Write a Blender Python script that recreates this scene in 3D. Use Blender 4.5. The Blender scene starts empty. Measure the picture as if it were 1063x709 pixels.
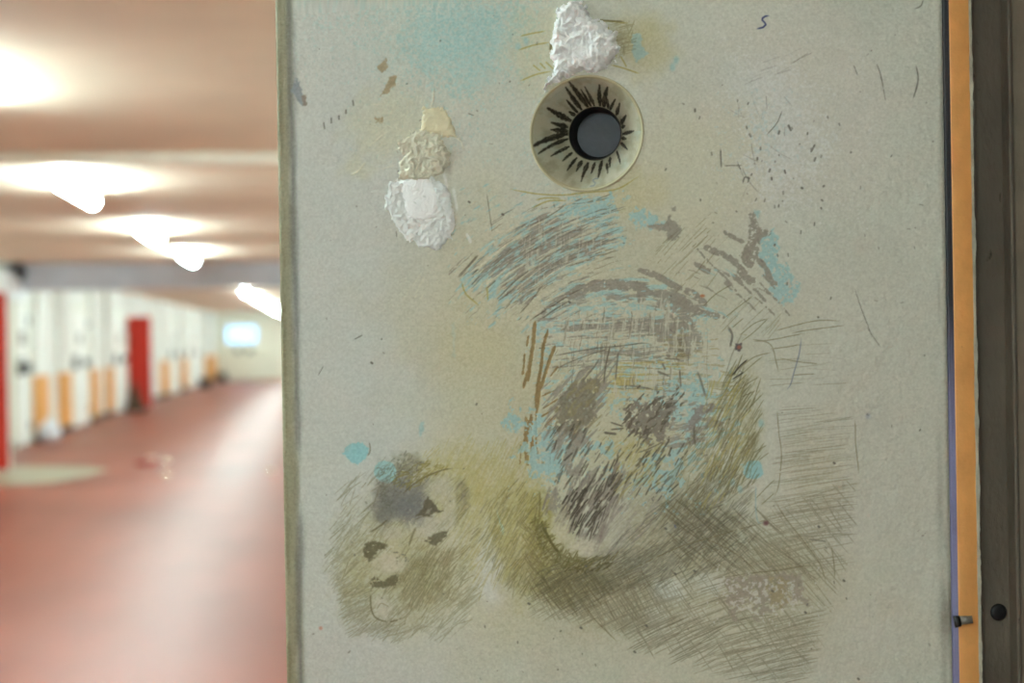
import bpy, bmesh, math, random
import numpy as np
from mathutils import Vector, Matrix

# ------------------------------------------------------------------ camera, world, exposure
FW, FH = 1063, 709
F = 1476.0                       # focal length in pixels (50 mm on a 36 mm frame)
YAW, ROLL, PITCH = math.radians(7.37), math.radians(0.95), math.radians(-0.14)
EYE = Vector((0, 0, 1.40))
sc = bpy.context.scene
col = sc.collection
cam = bpy.data.cameras.new('camera'); cam.sensor_width = 36; cam.lens = 50
cam.clip_start = 0.05; cam.clip_end = 200
cam.dof.use_dof = True; cam.dof.focus_distance = 1.66; cam.dof.aperture_fstop = 2.9
co = bpy.data.objects.new('camera', cam); col.objects.link(co)
CAMROT = (Matrix.Rotation(-YAW, 3, 'Z') @ Matrix.Rotation(math.pi/2 + PITCH, 3, 'X') @ Matrix.Rotation(-ROLL, 3, 'Z'))
co.matrix_world = Matrix.Translation(EYE) @ CAMROT.to_4x4()
sc.camera = co
w = bpy.data.worlds.new('world'); sc.world = w; w.use_nodes = True
w.node_tree.nodes['Background'].inputs[0].default_value = (.75, .85, 1, 1)
w.node_tree.nodes['Background'].inputs[1].default_value = .4
sc.view_settings.view_transform = 'Standard'; sc.view_settings.look = 'None'
sc.view_settings.gamma = 1; sc.view_settings.use_curve_mapping = False
sc.view_settings.exposure = 2.1
LAMP = 42.0                      # ceiling diffuser emission
sc.cycles.use_denoising = True
sc.cycles.sample_clamp_indirect = 4
sc.cycles.max_bounces = 8

def ray(px, py):
    d = CAMROT @ Vector(((px-FW/2)/F, -(py-FH/2)/F, -1))
    return d
def on_plane(px, py, axis, val):           # where the sight line meets world plane axis=val
    d = ray(px, py); t = (val-EYE[axis])/d[axis]
    return EYE + d*t

# ------------------------------------------------------------------ colour, materials
def lin(c):
    c = np.asarray(c, float)/255.
    return np.where(c <= .04045, c/12.92, ((c+.055)/1.055)**2.4)
MATS = {}
def mat(name, rgb, rough=.6, var=.06, scale=12., bump=.1, bscale=120., metal=0., emit=0., spots=None, coat=0., stretch=None):
    """procedural paint: sRGB colour, noise variation, fine relief, optional worn spots"""
    m = bpy.data.materials.new(name); m.use_nodes = True
    n = m.node_tree.nodes; l = m.node_tree.links; b = n['Principled BSDF']
    c = lin(rgb)
    tc = n.new('ShaderNodeTexCoord'); mp = n.new('ShaderNodeMapping')
    l.new(tc.outputs['Object'], mp.inputs[0])
    if stretch: mp.inputs['Scale'].default_value = stretch
    nz = n.new('ShaderNodeTexNoise'); nz.inputs['Scale'].default_value = scale; nz.inputs['Detail'].default_value = 5
    l.new(mp.outputs[0], nz.inputs['Vector'])
    rp = n.new('ShaderNodeValToRGB')
    rp.color_ramp.elements[0].position = .3; rp.color_ramp.elements[1].position = .7
    rp.color_ramp.elements[0].color = (*np.clip(c*(1-var*2), 0, 1), 1); rp.color_ramp.elements[1].color = (*np.clip(c*(1+var*2), 0, 1), 1)
    l.new(nz.outputs[0], rp.inputs[0]); out = rp.outputs[0]
    if spots:
        sp = n.new('ShaderNodeTexNoise'); sp.inputs['Scale'].default_value = spots[1]; sp.inputs['Detail'].default_value = 6
        l.new(mp.outputs[0], sp.inputs['Vector'])
        sr = n.new('ShaderNodeValToRGB'); sr.color_ramp.elements[0].position = spots[2]; sr.color_ramp.elements[1].position = min(1, spots[2]+.06)
        l.new(sp.outputs[0], sr.inputs[0])
        mx = n.new('ShaderNodeMix'); mx.data_type = 'RGBA'
        l.new(sr.outputs[0], mx.inputs['Factor']); l.new(out, mx.inputs['A']); mx.inputs['B'].default_value = (*lin(spots[0]), 1)
        out = mx.outputs['Result']
    l.new(out, b.inputs['Base Color'])
    b.inputs['Roughness'].default_value = rough; b.inputs['Metallic'].default_value = metal
    b.inputs['Coat Weight'].default_value = coat
    if bump:
        bn = n.new('ShaderNodeTexNoise'); bn.inputs['Scale'].default_value = bscale; bn.inputs['Detail'].default_value = 3
        l.new(mp.outputs[0], bn.inputs['Vector'])
        bp = n.new('ShaderNodeBump'); bp.inputs['Strength'].default_value = bump; bp.inputs['Distance'].default_value = .004
        l.new(bn.outputs[0], bp.inputs['Height']); l.new(bp.outputs[0], b.inputs['Normal'])
    if emit:
        b.inputs['Emission Color'].default_value = (*c, 1); b.inputs['Emission Strength'].default_value = emit
    MATS[name] = m
    return m

mat('ceiling_paint', (230, 207, 182), .75, .03, 1.5, .1, 40)
mat('wall_white', (238, 238, 230), .85, .03, 3, .08, 60)
mat('wall_cream', (236, 236, 218), .5, .03, 3, .08, 60)
mat('beam_paint', (188, 188, 194), .6, .05, 3, .1, 50)
mat('lino_red', (132, 66, 48), .44, .12, 1.3, .18, 5, stretch=(1, .35, 1))
mat('door_white', (240, 240, 232), .7, .02, 5, .05, 60)
mat('door_red', (190, 34, 6), .45, .05, 5, .05, 60)
mat('orange_paint', (247, 180, 108), .38, .05, 30, .16, 160, spots=((196, 124, 62), 70, .72))
mat('dado_orange', (232, 164, 84), .5, .04, 5, .05, 60)
mat('black_iron', (28, 28, 30), .45, .1, 20, .1, 90)
mat('grey_plinth', (84, 80, 82), .6, .1, 6, .1, 90)
mat('lamp_white', (240, 240, 238), .4, .02, 8, .03, 60)
mat('lamp_glow', (216, 243, 245), .4, .01, 4, 0, emit=LAMP)
mat('sky_pane', (150, 205, 255), .3, .01, 4, 0, emit=.6)
mat('conduit_paint', (250, 244, 228), .6, .03, 8, .05, 60)
mat('rebate_steel', (98, 91, 80), .55, .12, 16, .3, 170, spots=((30, 24, 18), 60, .66), stretch=(1, 1, .5))
mat('reveal_paint', (132, 122, 106), .55, .08, 20, .2, 120)
mat('chipped_edge', (196, 196, 180), .6, .12, 40, .4, 300)
mat('plaster_white', (236, 238, 238), .75, .03, 40, .45, 260)
mat('paint_thin_white', (212, 216, 214), .7, .06, 60, .4, 260)
mat('plaster_cream', (204, 202, 182), .7, .07, 60, .5, 300)
mat('glue_yellow', (208, 201, 168), .45, .06, 50, .3, 260)
mat('tube_dark', (26, 25, 24), .5, .15, 40, .2, 200)
mat('shutter_grey', (50, 54, 62), .5, .16, 30, .1, 160)
mat('pin_steel', (150, 148, 140), .4, .1, 60, .2, 300, metal=.6)
mat('sack_white', (226, 226, 230), .7, .03, 8, .3, 30)
mat('sack_brown', (74, 50, 30), .8, .25, 12, .3, 30)
mat('lino_green', (158, 156, 132), .4, .06, 3, .1, 40)
mat('plate_red', (150, 28, 16), .3, .06, 12, .1, 60)
mat('stud_chrome', (240, 236, 220), .12, .02, 12, 0, metal=1)
mat('sign_dark', (120, 122, 112), .6, .05, 12, 0)
mat('cell_paint', (170, 165, 150), .7, .05, 3, .1, 60)
# lilac gap strip with the gap's shade put into its colour, darker upward
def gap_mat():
    m = mat('gap_shade_paint', (150, 152, 196), .5, .06, 20, .2, 200)
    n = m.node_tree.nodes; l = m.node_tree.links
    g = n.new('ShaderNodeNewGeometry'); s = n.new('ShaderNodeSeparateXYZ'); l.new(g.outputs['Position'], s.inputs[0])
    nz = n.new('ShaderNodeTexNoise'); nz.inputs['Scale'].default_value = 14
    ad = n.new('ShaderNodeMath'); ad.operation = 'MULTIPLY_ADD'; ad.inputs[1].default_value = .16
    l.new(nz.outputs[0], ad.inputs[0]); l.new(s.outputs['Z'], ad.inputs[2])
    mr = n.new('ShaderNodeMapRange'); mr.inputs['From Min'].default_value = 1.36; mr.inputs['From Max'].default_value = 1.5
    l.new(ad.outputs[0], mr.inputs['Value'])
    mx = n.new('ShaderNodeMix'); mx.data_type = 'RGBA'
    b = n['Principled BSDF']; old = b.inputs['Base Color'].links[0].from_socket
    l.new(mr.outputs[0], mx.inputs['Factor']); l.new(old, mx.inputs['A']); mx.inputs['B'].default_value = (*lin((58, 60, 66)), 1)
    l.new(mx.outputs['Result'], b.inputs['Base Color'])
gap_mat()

# ------------------------------------------------------------------ mesh helpers
def box(bm, lo, hi, bevel=0, seg=2):
    r = bmesh.ops.create_cube(bm, size=1)
    c = [(a+b)/2 for a, b in zip(lo, hi)]; s = [abs(b-a) for a, b in zip(lo, hi)]
    for v in r['verts']:
        v.co = Vector((v.co.x*s[0]+c[0], v.co.y*s[1]+c[1], v.co.z*s[2]+c[2]))
    if bevel:
        es = list({e for v in r['verts'] for e in v.link_edges})
        bmesh.ops.bevel(bm, geom=es, offset=bevel, segments=seg, affect='EDGES', profile=.5)
def cyl(bm, p0, p1, r0, r1=None, seg=20):
    p0, p1 = Vector(p0), Vector(p1); r1 = r0 if r1 is None else r1
    d = p1-p0; q = d.to_track_quat('Z', 'Y').to_matrix().to_4x4()
    bmesh.ops.create_cone(bm, cap_ends=True, segments=seg, radius1=r0, radius2=r1, depth=d.length,
                          matrix=Matrix.Translation((p0+p1)/2) @ q)
def lathe(bm, prof, seg=24, c=(0, 0, 0)):
    rings = []
    for r, z in prof:
        rings.append([bm.verts.new((c[0]+r*math.cos(2*math.pi*i/seg), c[1]+r*math.sin(2*math.pi*i/seg), c[2]+z)) for i in range(seg)])
    for a, b in zip(rings, rings[1:]):
        for i in range(seg):
            bm.faces.new((a[i], a[(i+1) % seg], b[(i+1) % seg], b[i]))
    bm.faces.new(rings[-1]); bm.faces.new(list(reversed(rings[0])))
def obj(name, bm, material, parent=None, smooth=False):
    me = bpy.data.meshes.new(name); bmesh.ops.recalc_face_normals(bm, faces=bm.faces); bm.to_mesh(me); bm.free()
    me.materials.append(MATS[material])
    if smooth: me.polygons.foreach_set('use_smooth', [True]*len(me.polygons))
    o = bpy.data.objects.new(name, me); col.objects.link(o)
    if parent: o.parent = parent
    return o
def tag(o, label, cat, group=None, kind=None):
    o['label'] = label; o['category'] = cat
    if group: o['group'] = group
    if kind: o['kind'] = kind
    return o
def empty(name, loc=(0, 0, 0), rz=0):
    o = bpy.data.objects.new(name, None); col.objects.link(o)
    o.location = loc; o.rotation_euler = (0, 0, rz); o.empty_display_size = .1
    return o
def boxobj(name, lo, hi, material, parent=None, bevel=0, seg=2):
    bm = bmesh.new(); box(bm, lo, hi, bevel, seg); return obj(name, bm, material, parent, smooth=False)
def copy_tree(o, parent=None):
    c = o.copy(); col.objects.link(c); c.parent = parent
    for ch in o.children: copy_tree(ch, c)
    return c

# ------------------------------------------------------------------ corridor shell
XL, XR, CEIL, YB, YE = -4.30, 0.72, 2.52, -11.0, 53.0
BEAM_Y = 20.0
tag(boxobj('floor', (XL-.3, YB-.3, -.12), (XR+3.2, YE+.3, 0), 'lino_red'), 'glossy worn red brown linoleum floor of the long corridor', 'floor', kind='structure')
tag(boxobj('ceiling', (XL-.3, YB-.3, CEIL), (XR+3.2, YE+.3, CEIL+.15), 'ceiling_paint'), 'pinkish cream painted ceiling above the corridor', 'ceiling', kind='structure')
bm = bmesh.new(); box(bm, (XL-.3, YB-.3, 0), (XL, YE+.3, CEIL)); wl = obj('wall_left', bm, 'wall_white')
tag(wl, 'white corridor wall with cell doors at the left', 'wall', kind='structure')
bm = bmesh.new(); box(bm, (XR, 1.62, 0), (XR+.25, YE+.3, CEIL)); box(bm, (XR, YB-.3, 0), (XR+.25, .62, CEIL)); box(bm, (XR, .62, 2.06), (XR+.25, 1.62, CEIL))
tag(obj('wall_right', bm, 'wall_white'), 'white corridor wall behind the open drawn-on door', 'wall', kind='structure')
bm = bmesh.new(); box(bm, (XR+.25, 2.6, 0), (XR+3.1, 2.7, CEIL)); box(bm, (XR+3.0, -.6, 0), (XR+3.1, 2.6, CEIL)); box(bm, (XR+.25, -.7, 0), (XR+3.1, -.6, CEIL))
tag(obj('wall_cell', bm, 'cell_paint'), 'plain grey walls of the cell beyond the dark door jamb', 'wall', kind='structure')
tag(boxobj('wall_far', (XL, YE, 0), (XR, YE+.2, CEIL), 'wall_cream'), 'pale cream wall closing the far end of the corridor', 'wall', kind='structure')
tag(boxobj('wall_near', (XL, YB-.2, 0), (XR, YB, CEIL), 'wall_white'), 'white wall closing the corridor behind the viewer', 'wall', kind='structure')
tag(boxobj('trim_1', (XL, BEAM_Y, 2.16), (XR, BEAM_Y+.35, CEIL), 'beam_paint', None, .01), 'grey downstand beam crossing the ceiling of the corridor', 'beam', kind='structure')
tag(boxobj('baseboard_left', (XL, 16.4, 0), (XL+.03, YE, .10), 'grey_plinth', None, .006), 'dark grey skirting along the foot of the left wall', 'baseboard', kind='structure')

# ------------------------------------------------------------------ ceiling lamps
def make_lamp():
    r = empty('ceiling_lamp')
    bm = bmesh.new(); box(bm, (-.035, -.50, -.075), (.035, .50, 0), .008); obj('mounting_base', bm, 'lamp_white', r)
    bm = bmesh.new()                                    # rounded opal diffuser, a half-round trough
    n, L = 16, .60
    prof = [(.046*math.sin(a), -.077-.06*max(0, math.cos(a))**.9) for a in np.linspace(-math.pi/2, math.pi/2, n)]
    ends = [[bm.verts.new((x, y, z)) for x, z in prof] for y in (-L, L)]
    for i in range(n-1): bm.faces.new((ends[0][i], ends[0][i+1], ends[1][i+1], ends[1][i]))
    bm.faces.new(ends[0]); bm.faces.new(list(reversed(ends[1])))
    bm.faces.new((ends[0][0], ends[1][0], ends[1][-1], ends[0][-1]))
    obj('diffuser', bm, 'lamp_glow', r)
    for s in (-1, 1):
        bm = bmesh.new(); box(bm, (-.05, s*.606-.006, -.10), (.05, s*.606+.006, -.072), .004); obj('end_cap', bm, 'lamp_white', r)
    return r
lamp0 = make_lamp()
LX = -1.66
ly = [-9.5, -5.6, -1.7, 2.2, 6.1, 9.9, 13.9, 17.6] + [21.4+4.2*i for i in range(8)]
names = {9.9: 'long opal ceiling lamp at the upper left, nearest one fully in view',
         13.9: 'opal ceiling lamp second nearest, in front of the grey beam',
         17.6: 'opal ceiling lamp just in front of the grey beam'}
for i, y in enumerate(ly):
    o = lamp0 if i == 0 else copy_tree(lamp0)
    o.location = (LX, y, CEIL)
    far = y > 21
    tag(o, names.get(y, 'small bright ceiling lamp in the far row beyond the grey beam' if far else 'opal ceiling lamp lighting the near end of the corridor from overhead'),
        'ceiling lamp', 'far lamps beyond the beam' if far else ('near corridor lamps' if y not in names else 'corridor ceiling lamps'))

# conduit and junction box on the ceiling
c0 = on_plane(180, 158, 2, CEIL)
tag(boxobj('ceiling_conduit', (XL+1.0, c0.y-.025, CEIL-.07), (XR, c0.y+.025, CEIL), 'conduit_paint', None, .012), 'pale painted conduit running straight across the ceiling', 'conduit')
j = on_plane(10, 161, 2, CEIL-.03)
jb = empty('junction_box', (j.x, c0.y+.05, CEIL))
bm = bmesh.new(); box(bm, (-.07, -.05, -.05), (.07, .05, 0), .01); obj('body', bm, 'conduit_paint', jb)
bm = bmesh.new(); cyl(bm, (0, 0, -.058), (0, 0, -.05), .04); obj('lid', bm, 'conduit_paint', jb)
tag(jb, 'small pale junction box on the ceiling beside the conduit', 'junction box')
# black dome camera under the ceiling, near the left wall
k = on_plane(21, 275, 1, 19.9)
dm = empty('dome_camera', (k.x, 19.86, 2.36))
bm = bmesh.new(); cyl(bm, (0, 0, .08), (0, 0, .16), .05); obj('bracket', bm, 'grey_plinth', dm)
bm = bmesh.new(); lathe(bm, [(.06, .08), (.085, .06), (.09, .02), (.075, -.03), (.04, -.065), (.008, -.075)]); obj('dome', bm, 'black_iron', dm, True)
tag(dm, 'black dome camera at the left end of the grey beam', 'camera')
# bright white cabinet above the nearest red door
cb0 = on_plane(4, 285, 0, XL).y
cb = empty('wall_cabinet', (XL, cb0, 2.02))
boxobj('body', (0, -.7, 0), (.16, .7, .36), 'lamp_white', cb, .012)
boxobj('lid', (.155, -.66, .03), (.175, .66, .33), 'lamp_white', cb, .006)
tag(cb, 'white cabinet high on the left wall above the nearest red door', 'cabinet')

# ------------------------------------------------------------------ left wall bays
def wy(px): return on_plane(px, 354, 0, XL).y
LEDGE = .96
tn = [2]
def pilaster(x0, x1, label, deep=.10):
    y0, y1 = wy(x0), wy(x1); n = tn[0]; tn[0] += 1
    r = empty(f'trim_{n}', (XL, (y0+y1)/2, 0)); h = (y1-y0)/2
    boxobj('orange_dado', (0, -h, .1), (deep, h, LEDGE), 'dado_orange', r, .012)
    boxobj('white_upper', (0, -h, LEDGE), (deep-.004, h, CEIL), 'wall_white', r, .012)
    boxobj('plinth', (0, -h-.004, 0), (deep+.012, h+.004, .1), 'grey_plinth', r, .006)
    return tag(r, label, 'pilaster', 'wall pilasters with orange feet', 'structure')
for x0, x1, lb in ((33, 44, 'broad wall pilaster with orange foot, nearest of the row'), (59, 68, 'wall pilaster with orange foot left of a white cell door'),
                   (91, 97, 'narrow wall pilaster with orange foot right of a white cell door'), (108.5, 113, 'narrow wall pilaster with orange foot behind the brown sack'),
                   (166, 172, 'wall pilaster with orange foot just beyond the far red door'), (186, 191, 'wall pilaster with orange foot between two far cell doors'),
                   (212, 220, 'deep orange footed pilaster in the far corner by the end wall')):
    pilaster(x0, x1, lb, .22 if x0 == 212 else .10)
dn = [2]
def cell_door(x0, x1, label):
    y0, y1 = wy(x0), wy(x1); n = dn[0]; dn[0] += 1
    r = empty(f'door_{n}', (XL, (y0+y1)/2, 0)); h = (y1-y0)/2
    bm = bmesh.new()
    for a, b in (((-h-.07), -h), (h, h+.07)): box(bm, (0, a, 0), (.07, b, 2.08), .006)
    box(bm, (0, -h, 2.0), (.07, h, 2.08), .006); obj('door_frame', bm, 'wall_cream', r)
    lf = boxobj('leaf', (.005, -h, .02), (.05, h, 2.0), 'door_white', r, .006)
    boxobj('lock_case', (.05, -h+.05, 1.0), (.11, -h+.36, 1.18), 'black_iron', lf, .01)
    boxobj('bolt', (.05, h-.38, 1.02), (.11, h-.06, 1.16), 'black_iron', lf, .01)
    bm = bmesh.new(); cyl(bm, (.05, -h+.16, 1.22), (.13, -h+.16, 1.22), .012); box(bm, (.12, -h+.10, 1.205), (.14, -h+.24, 1.235), .006); obj('handle', bm, 'black_iron', lf)
    boxobj('hatch', (.05, -.16, 1.42), (.065, .16, 1.60), 'reveal_paint', lf, .005)
    boxobj('upper_hinge', (.05, h-.03, 1.7), (.075, h+.02, 1.82), 'grey_plinth', lf, .004)
    boxobj('lower_hinge', (.05, h-.03, .2), (.075, h+.02, .32), 'grey_plinth', lf, .004)
    return tag(r, label, 'door', 'closed white cell doors', 'structure')
cell_door(12, 26, 'white cell door right beside the nearest red door')
cell_door(71, 88, 'white cell door with black bolts between two orange footed pilasters')
cell_door(115, 128, 'white cell door with black bolts left of the far red door')
cell_door(174, 184, 'white cell door with dark lock just beyond the far red door')
cell_door(193, 204, 'farthest white cell door before the corner of the end wall')
def red_door(px, yw, wid, label, tilt=0):
    n = dn[0]; dn[0] += 1
    r = empty(f'door_{n}', (XL, yw, 0), tilt)
    lf = boxobj('leaf', (.03, -.03, .03), (.03+wid, .03, 2.0), 'door_red', r, .008)
    boxobj('edge_strip', (.03+wid, -.026, .03), (.045+wid, .026, 2.0), 'door_white', lf, .003)
    boxobj('spyhole_flap', (.03+wid*.42, -.045, 1.5), (.03+wid*.58, -.03, 1.62), 'door_red', lf, .006)
    boxobj('lock_plate', (wid-.10, -.05, 1.0), (wid, -.03, 1.2), 'door_red', lf, .006)
    for z in (.3, 1.65):
        bm = bmesh.new(); cyl(bm, (.012, 0, z), (.012, 0, z+.14), .018); obj('hinge', bm, 'grey_plinth', r)
    return tag(r, label, 'door', 'red doors standing open', 'structure')
yr = wy(131)
red_door(145, yr, on_plane(157, 354, 1, yr).x-XL-.03, 'bright red cell door standing open, far down the left side')
red_door(4, 16.4, on_plane(8, 354, 1, 16.4).x-XL-.03, 'red cell door standing open at the left edge of the picture')

# things standing on the corridor floor
def fl(px, py): return on_plane(px, py, 2, 0)
p = fl(26, 459); bm = bmesh.new()
lathe(bm, [(.10, 0), (.15, .03), (.17, .12), (.15, .22), (.08, .28), (.035, .31), (.05, .35), (.02, .36)], 20, (0, 0, 0))
for v in bm.verts: v.co *= 1+.06*math.sin(v.co.x*40+v.co.z*31)
tag(obj('knotted_sack', bm, 'sack_white', None, True), 'round white knotted sack on the floor beside the nearest red door', 'sack').location = (p.x+.35, p.y, 0)
p = fl(114.5, 428); bm = bmesh.new()
lathe(bm, [(.13, 0), (.20, .02), (.19, .10), (.14, .25), (.09, .40), (.05, .55), (.06, .60), (.02, .61)], 20)
for v in bm.verts: v.co.x *= 1+.15*math.sin(v.co.z*17); v.co.y *= 1+.12*math.sin(v.co.z*23+1); v.co.x -= v.co.z*.05
tag(obj('tapering_sack', bm, 'sack_brown', None, True), 'dark brown tapering sack slumped against the left wall', 'sack').location = (max(p.x, XL+.32), p.y, 0)
for px, py, lb in ((195, 403, 'small black box on the floor by a far cell door'), (212, 396, 'small black box at the foot of the far corner pilaster')):
    p = fl(px, py); r = empty('waste_box', (XL+.45, p.y, 0))
    boxobj('body', (-.16, -.16, 0), (.16, .16, .26), 'black_iron', r, .02); boxobj('lid', (-.17, -.17, .26), (.17, .17, .30), 'black_iron', r, .01)
    tag(r, lb, 'box')
a, b = fl(-70, 494), fl(112, 489)
bm = bmesh.new()
pts = [fl(x, y) for x, y in ((-80, 504), (0, 504), (50, 502), (90, 495), (113, 488), (95, 485), (50, 484), (-80, 485))]
vs = [bm.verts.new((q.x, q.y, .0)) for q in pts]; vt = [bm.verts.new((q.x, q.y, .006)) for q in pts]
bm.faces.new(vt); bm.faces.new(list(reversed(vs)))
for i in range(len(pts)): bm.faces.new((vs[i], vs[(i+1) % len(pts)], vt[(i+1) % len(pts)], vt[i]))
tag(obj('floor_mat', bm, 'lino_green'), 'pale grey green mat lying on the red floor', 'mat')
p = fl(152, 482); r = empty('floor_plate', (p.x, p.y, 0))
bm = bmesh.new(); lathe(bm, [(.13, 0), (.13, .03), (.11, .05), (.06, .055), (.01, .056)], 28); obj('disc', bm, 'plate_red', r, True)
bm = bmesh.new(); lathe(bm, [(.045, .05), (.045, .07), (.03, .09), (.005, .097)], 20, (.06, 0, 0)); obj('stud', bm, 'stud_chrome', r, True)
tag(r, 'low dark red floor plate with a shiny metal stud', 'floor plate')
for px, py, lb in ((173, 480, 'shiny floor stud just right of the dark red plate'), (173, 494, 'shiny floor stud in front of the dark red plate'), (281, 490, 'shiny floor stud close to the edge of the drawn-on door')):
    p = fl(px, py); bm = bmesh.new(); lathe(bm, [(.05, 0), (.05, .01), (.035, .03), (.005, .036)], 20)
    tag(obj('floor_stud', bm, 'stud_chrome', None, True), lb, 'floor stud', 'chrome floor studs').location = (p.x, p.y, 0)

# end door with its lit window
def far(px, py): return on_plane(px, py, 1, YE)
q0, q1 = far(228, 321), far(292, 392)
ed = empty(f'door_{dn[0]}', ((q0.x+q1.x)/2, YE, 0)); hw = (q1.x-q0.x)/2
boxobj('leaf', (-hw, -.05, .02), (hw, 0, 2.45), 'wall_cream', ed, .01)
for s in (-1, 1): boxobj('door_frame', (s*(hw+.06)-.06, -.09, 0), (s*(hw+.06)+.06, 0, 2.50), 'conduit_paint', ed, .01)
u0, u1 = far(236, 339.5), far(266, 355); ex = ed.location.x
z0, z1 = u1.z, u0.z
boxobj('window_pane', (u0.x-ex, -.062, z0), (u1.x-ex, -.05, z1), 'sky_pane', ed)
bm = bmesh.new()
for lo, hi in (((u0.x-ex-.05, z0-.05), (u1.x-ex+.05, z0)), ((u0.x-ex-.05, z1), (u1.x-ex+.05, z1+.05)), ((u0.x-ex-.05, z0), (u0.x-ex, z1)), ((u1.x-ex, z0), (u1.x-ex+.05, z1))):
    box(bm, (lo[0], -.075, lo[1]), (hi[0], -.05, hi[1]), .004)
obj('window_frame', bm, 'wall_cream', ed)
for px0, px1 in ((244, 250), (256, 263)):
    a0, a1 = far(px0, 361), far(px1, 368)
    boxobj('notice', (a0.x-ex, -.06, a1.z), (a1.x-ex, -.05, a0.z), 'sign_dark', ed, .002)
boxobj('push_bar', (-hw+.1, -.11, .92), (hw-.1, -.06, 1.0), 'wall_cream', ed, .015)
tag(ed, 'cream end door with a bright blue white lit window', 'door', kind='structure')

# ------------------------------------------------------------------ the drawn-on door: local x right, y into the leaf, z up
DOOR_W, DOOR_H, DOOR_T = .80, 2.02, .075
D = 1.643; TH = math.radians(15)
def cam_xz(px):
    t = (px-FW/2)/F; z = D/(math.cos(TH)+t*math.sin(TH)); return t*z, z
def to_world(x, z): return x*math.cos(YAW)+z*math.sin(YAW), z*math.cos(YAW)-x*math.sin(YAW)
LW = to_world(*cam_xz(291)); RW = to_world(*cam_xz(983))
DOOR_W = math.dist(LW, RW)
RZ = math.atan2(RW[1]-LW[1], RW[0]-LW[0])
door = empty('door_1', (LW[0], LW[1], 0), RZ)
tag(door, 'grey cream steel cell door covered in scratched drawings, with a round spyhole', 'door', kind='structure')
EX = Vector((math.cos(RZ), math.sin(RZ), 0)); EY = Vector((-math.sin(RZ), math.cos(RZ), 0)); O3 = Vector((LW[0], LW[1], 0))
def px2door(px, py, depth=0.):                # photo position -> door plane at a depth inside the leaf
    d = ray(px, py); t = (depth - (EYE-O3).dot(EY))/d.dot(EY); P = EYE+d*t-O3
    return P.dot(EX), P.z
# inverse, vectorised: door coordinates (u, v) on the face -> drawing coordinates
CI = np.array(CAMROT.transposed()); EXn = np.array(EX); EYn = np.array(EY); On = np.array(O3); En = np.array(EYE)
def door2px(u, v):
    P = On[:, None]+EXn[:, None]*u[None]+np.array([0, 0, 1.])[:, None]*v[None]-En[:, None]
    c = CI @ P
    return FW/2+F*c[0]/-c[2], FH/2-F*c[1]/-c[2]

# ---------------- the drawing sheet: paint layers, chips and pencil work, S samples per unit
S = 1.65; X0, Y0, X1, Y1 = 270, -16, 1004, 726
CW, CH = int((X1-X0)*S), int((Y1-Y0)*S)
gx, gy = np.meshgrid(X0+(np.arange(CW)+.5)/S, Y0+(np.arange(CH)+.5)/S)
gx = gx.astype(np.float32); gy = gy.astype(np.float32)
C = np.empty((CH, CW, 3), np.float32); Hh = np.zeros((CH, CW), np.float32)
RNG = np.random.RandomState(7)
TAB = np.random.RandomState(3).rand(16, 256, 256).astype(np.float32)
def vn(x, y, seed=0):
    xi = np.floor(x).astype(int); yi = np.floor(y).astype(int); fx = x-xi; fy = y-yi
    fx = fx*fx*(3-2*fx); fy = fy*fy*(3-2*fy); t = TAB[seed % 16]; o = 37*seed
    a = t[(yi+o) & 255, xi & 255]; b = t[(yi+o) & 255, (xi+1) & 255]; c = t[(yi+1+o) & 255, xi & 255]; d = t[(yi+1+o) & 255, (xi+1) & 255]
    return (a*(1-fx)+b*fx)*(1-fy)+(c*(1-fx)+d*fx)*fy
def fbm(x, y, s, seed=0, oc=4):
    r = 0; a = .5; n = 0
    for i in range(oc):
        r = r+a*vn(x/s*2**i, y/s*2**i, seed+i); n += a; a *= .55
    return r/n
def sstep(a, b, x): t = np.clip((x-a)/(b-a), 0, 1); return t*t*(3-2*t)
def win(pts, pad=12):
    p = np.asarray(pts, float)
    i0 = max(0, int((p[:, 0].min()-pad-X0)*S)); i1 = min(CW, int((p[:, 0].max()+pad-X0)*S)+1)
    j0 = max(0, int((p[:, 1].min()-pad-Y0)*S)); j1 = min(CH, int((p[:, 1].max()+pad-Y0)*S)+1)
    return slice(j0, j1), slice(i0, i1)
def pdist(pts, x, y):                            # signed distance to a polygon, inside positive
    p = np.asarray(pts, float); ins = np.zeros(x.shape, bool); d = np.full(x.shape, 1e9, np.float32)
    for (ax, ay), (bx, by) in zip(p, np.roll(p, -1, 0)):
        ex, ey = bx-ax, by-ay; t = np.clip(((x-ax)*ex+(y-ay)*ey)/(ex*ex+ey*ey+1e-9), 0, 1)
        d = np.minimum(d, (x-ax-ex*t)**2+(y-ay-ey*t)**2)
        c = (ay > y) != (by > y)
        ins ^= c & (x < ex*(y-ay)/(ey if abs(ey) > 1e-6 else 1e-6)+ax)
    return np.where(ins, 1, -1)*np.sqrt(d)
def over(sl, m, rgb, dh=0.):
    m = m[..., None].astype(np.float32)
    C[sl] = C[sl]*(1-m)+np.asarray(rgb, np.float32)*m
    if dh: Hh[sl] += m[..., 0]*dh
def blob(cx, cy, rx, ry, rgb, a, seed=0, ns=18, rag=.8, dh=0., fine=None):
    sl = win([(cx-rx*1.6, cy-ry*1.6), (cx+rx*1.6, cy+ry*1.6)]); x, y = gx[sl], gy[sl]
    d = np.sqrt(((x-cx)/rx)**2+((y-cy)/ry)**2)+(fbm(x, y, ns, seed)-.5)*rag
    tx = 1 if fine is None else np.clip(.5+1.9*(fbm(x*1.0+y*.55, y-x*.2, fine, seed+6, 3)-.28), .15, 1)
    over(sl, a*sstep(1.25, .35, d)*tx, rgb, dh)
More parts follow.
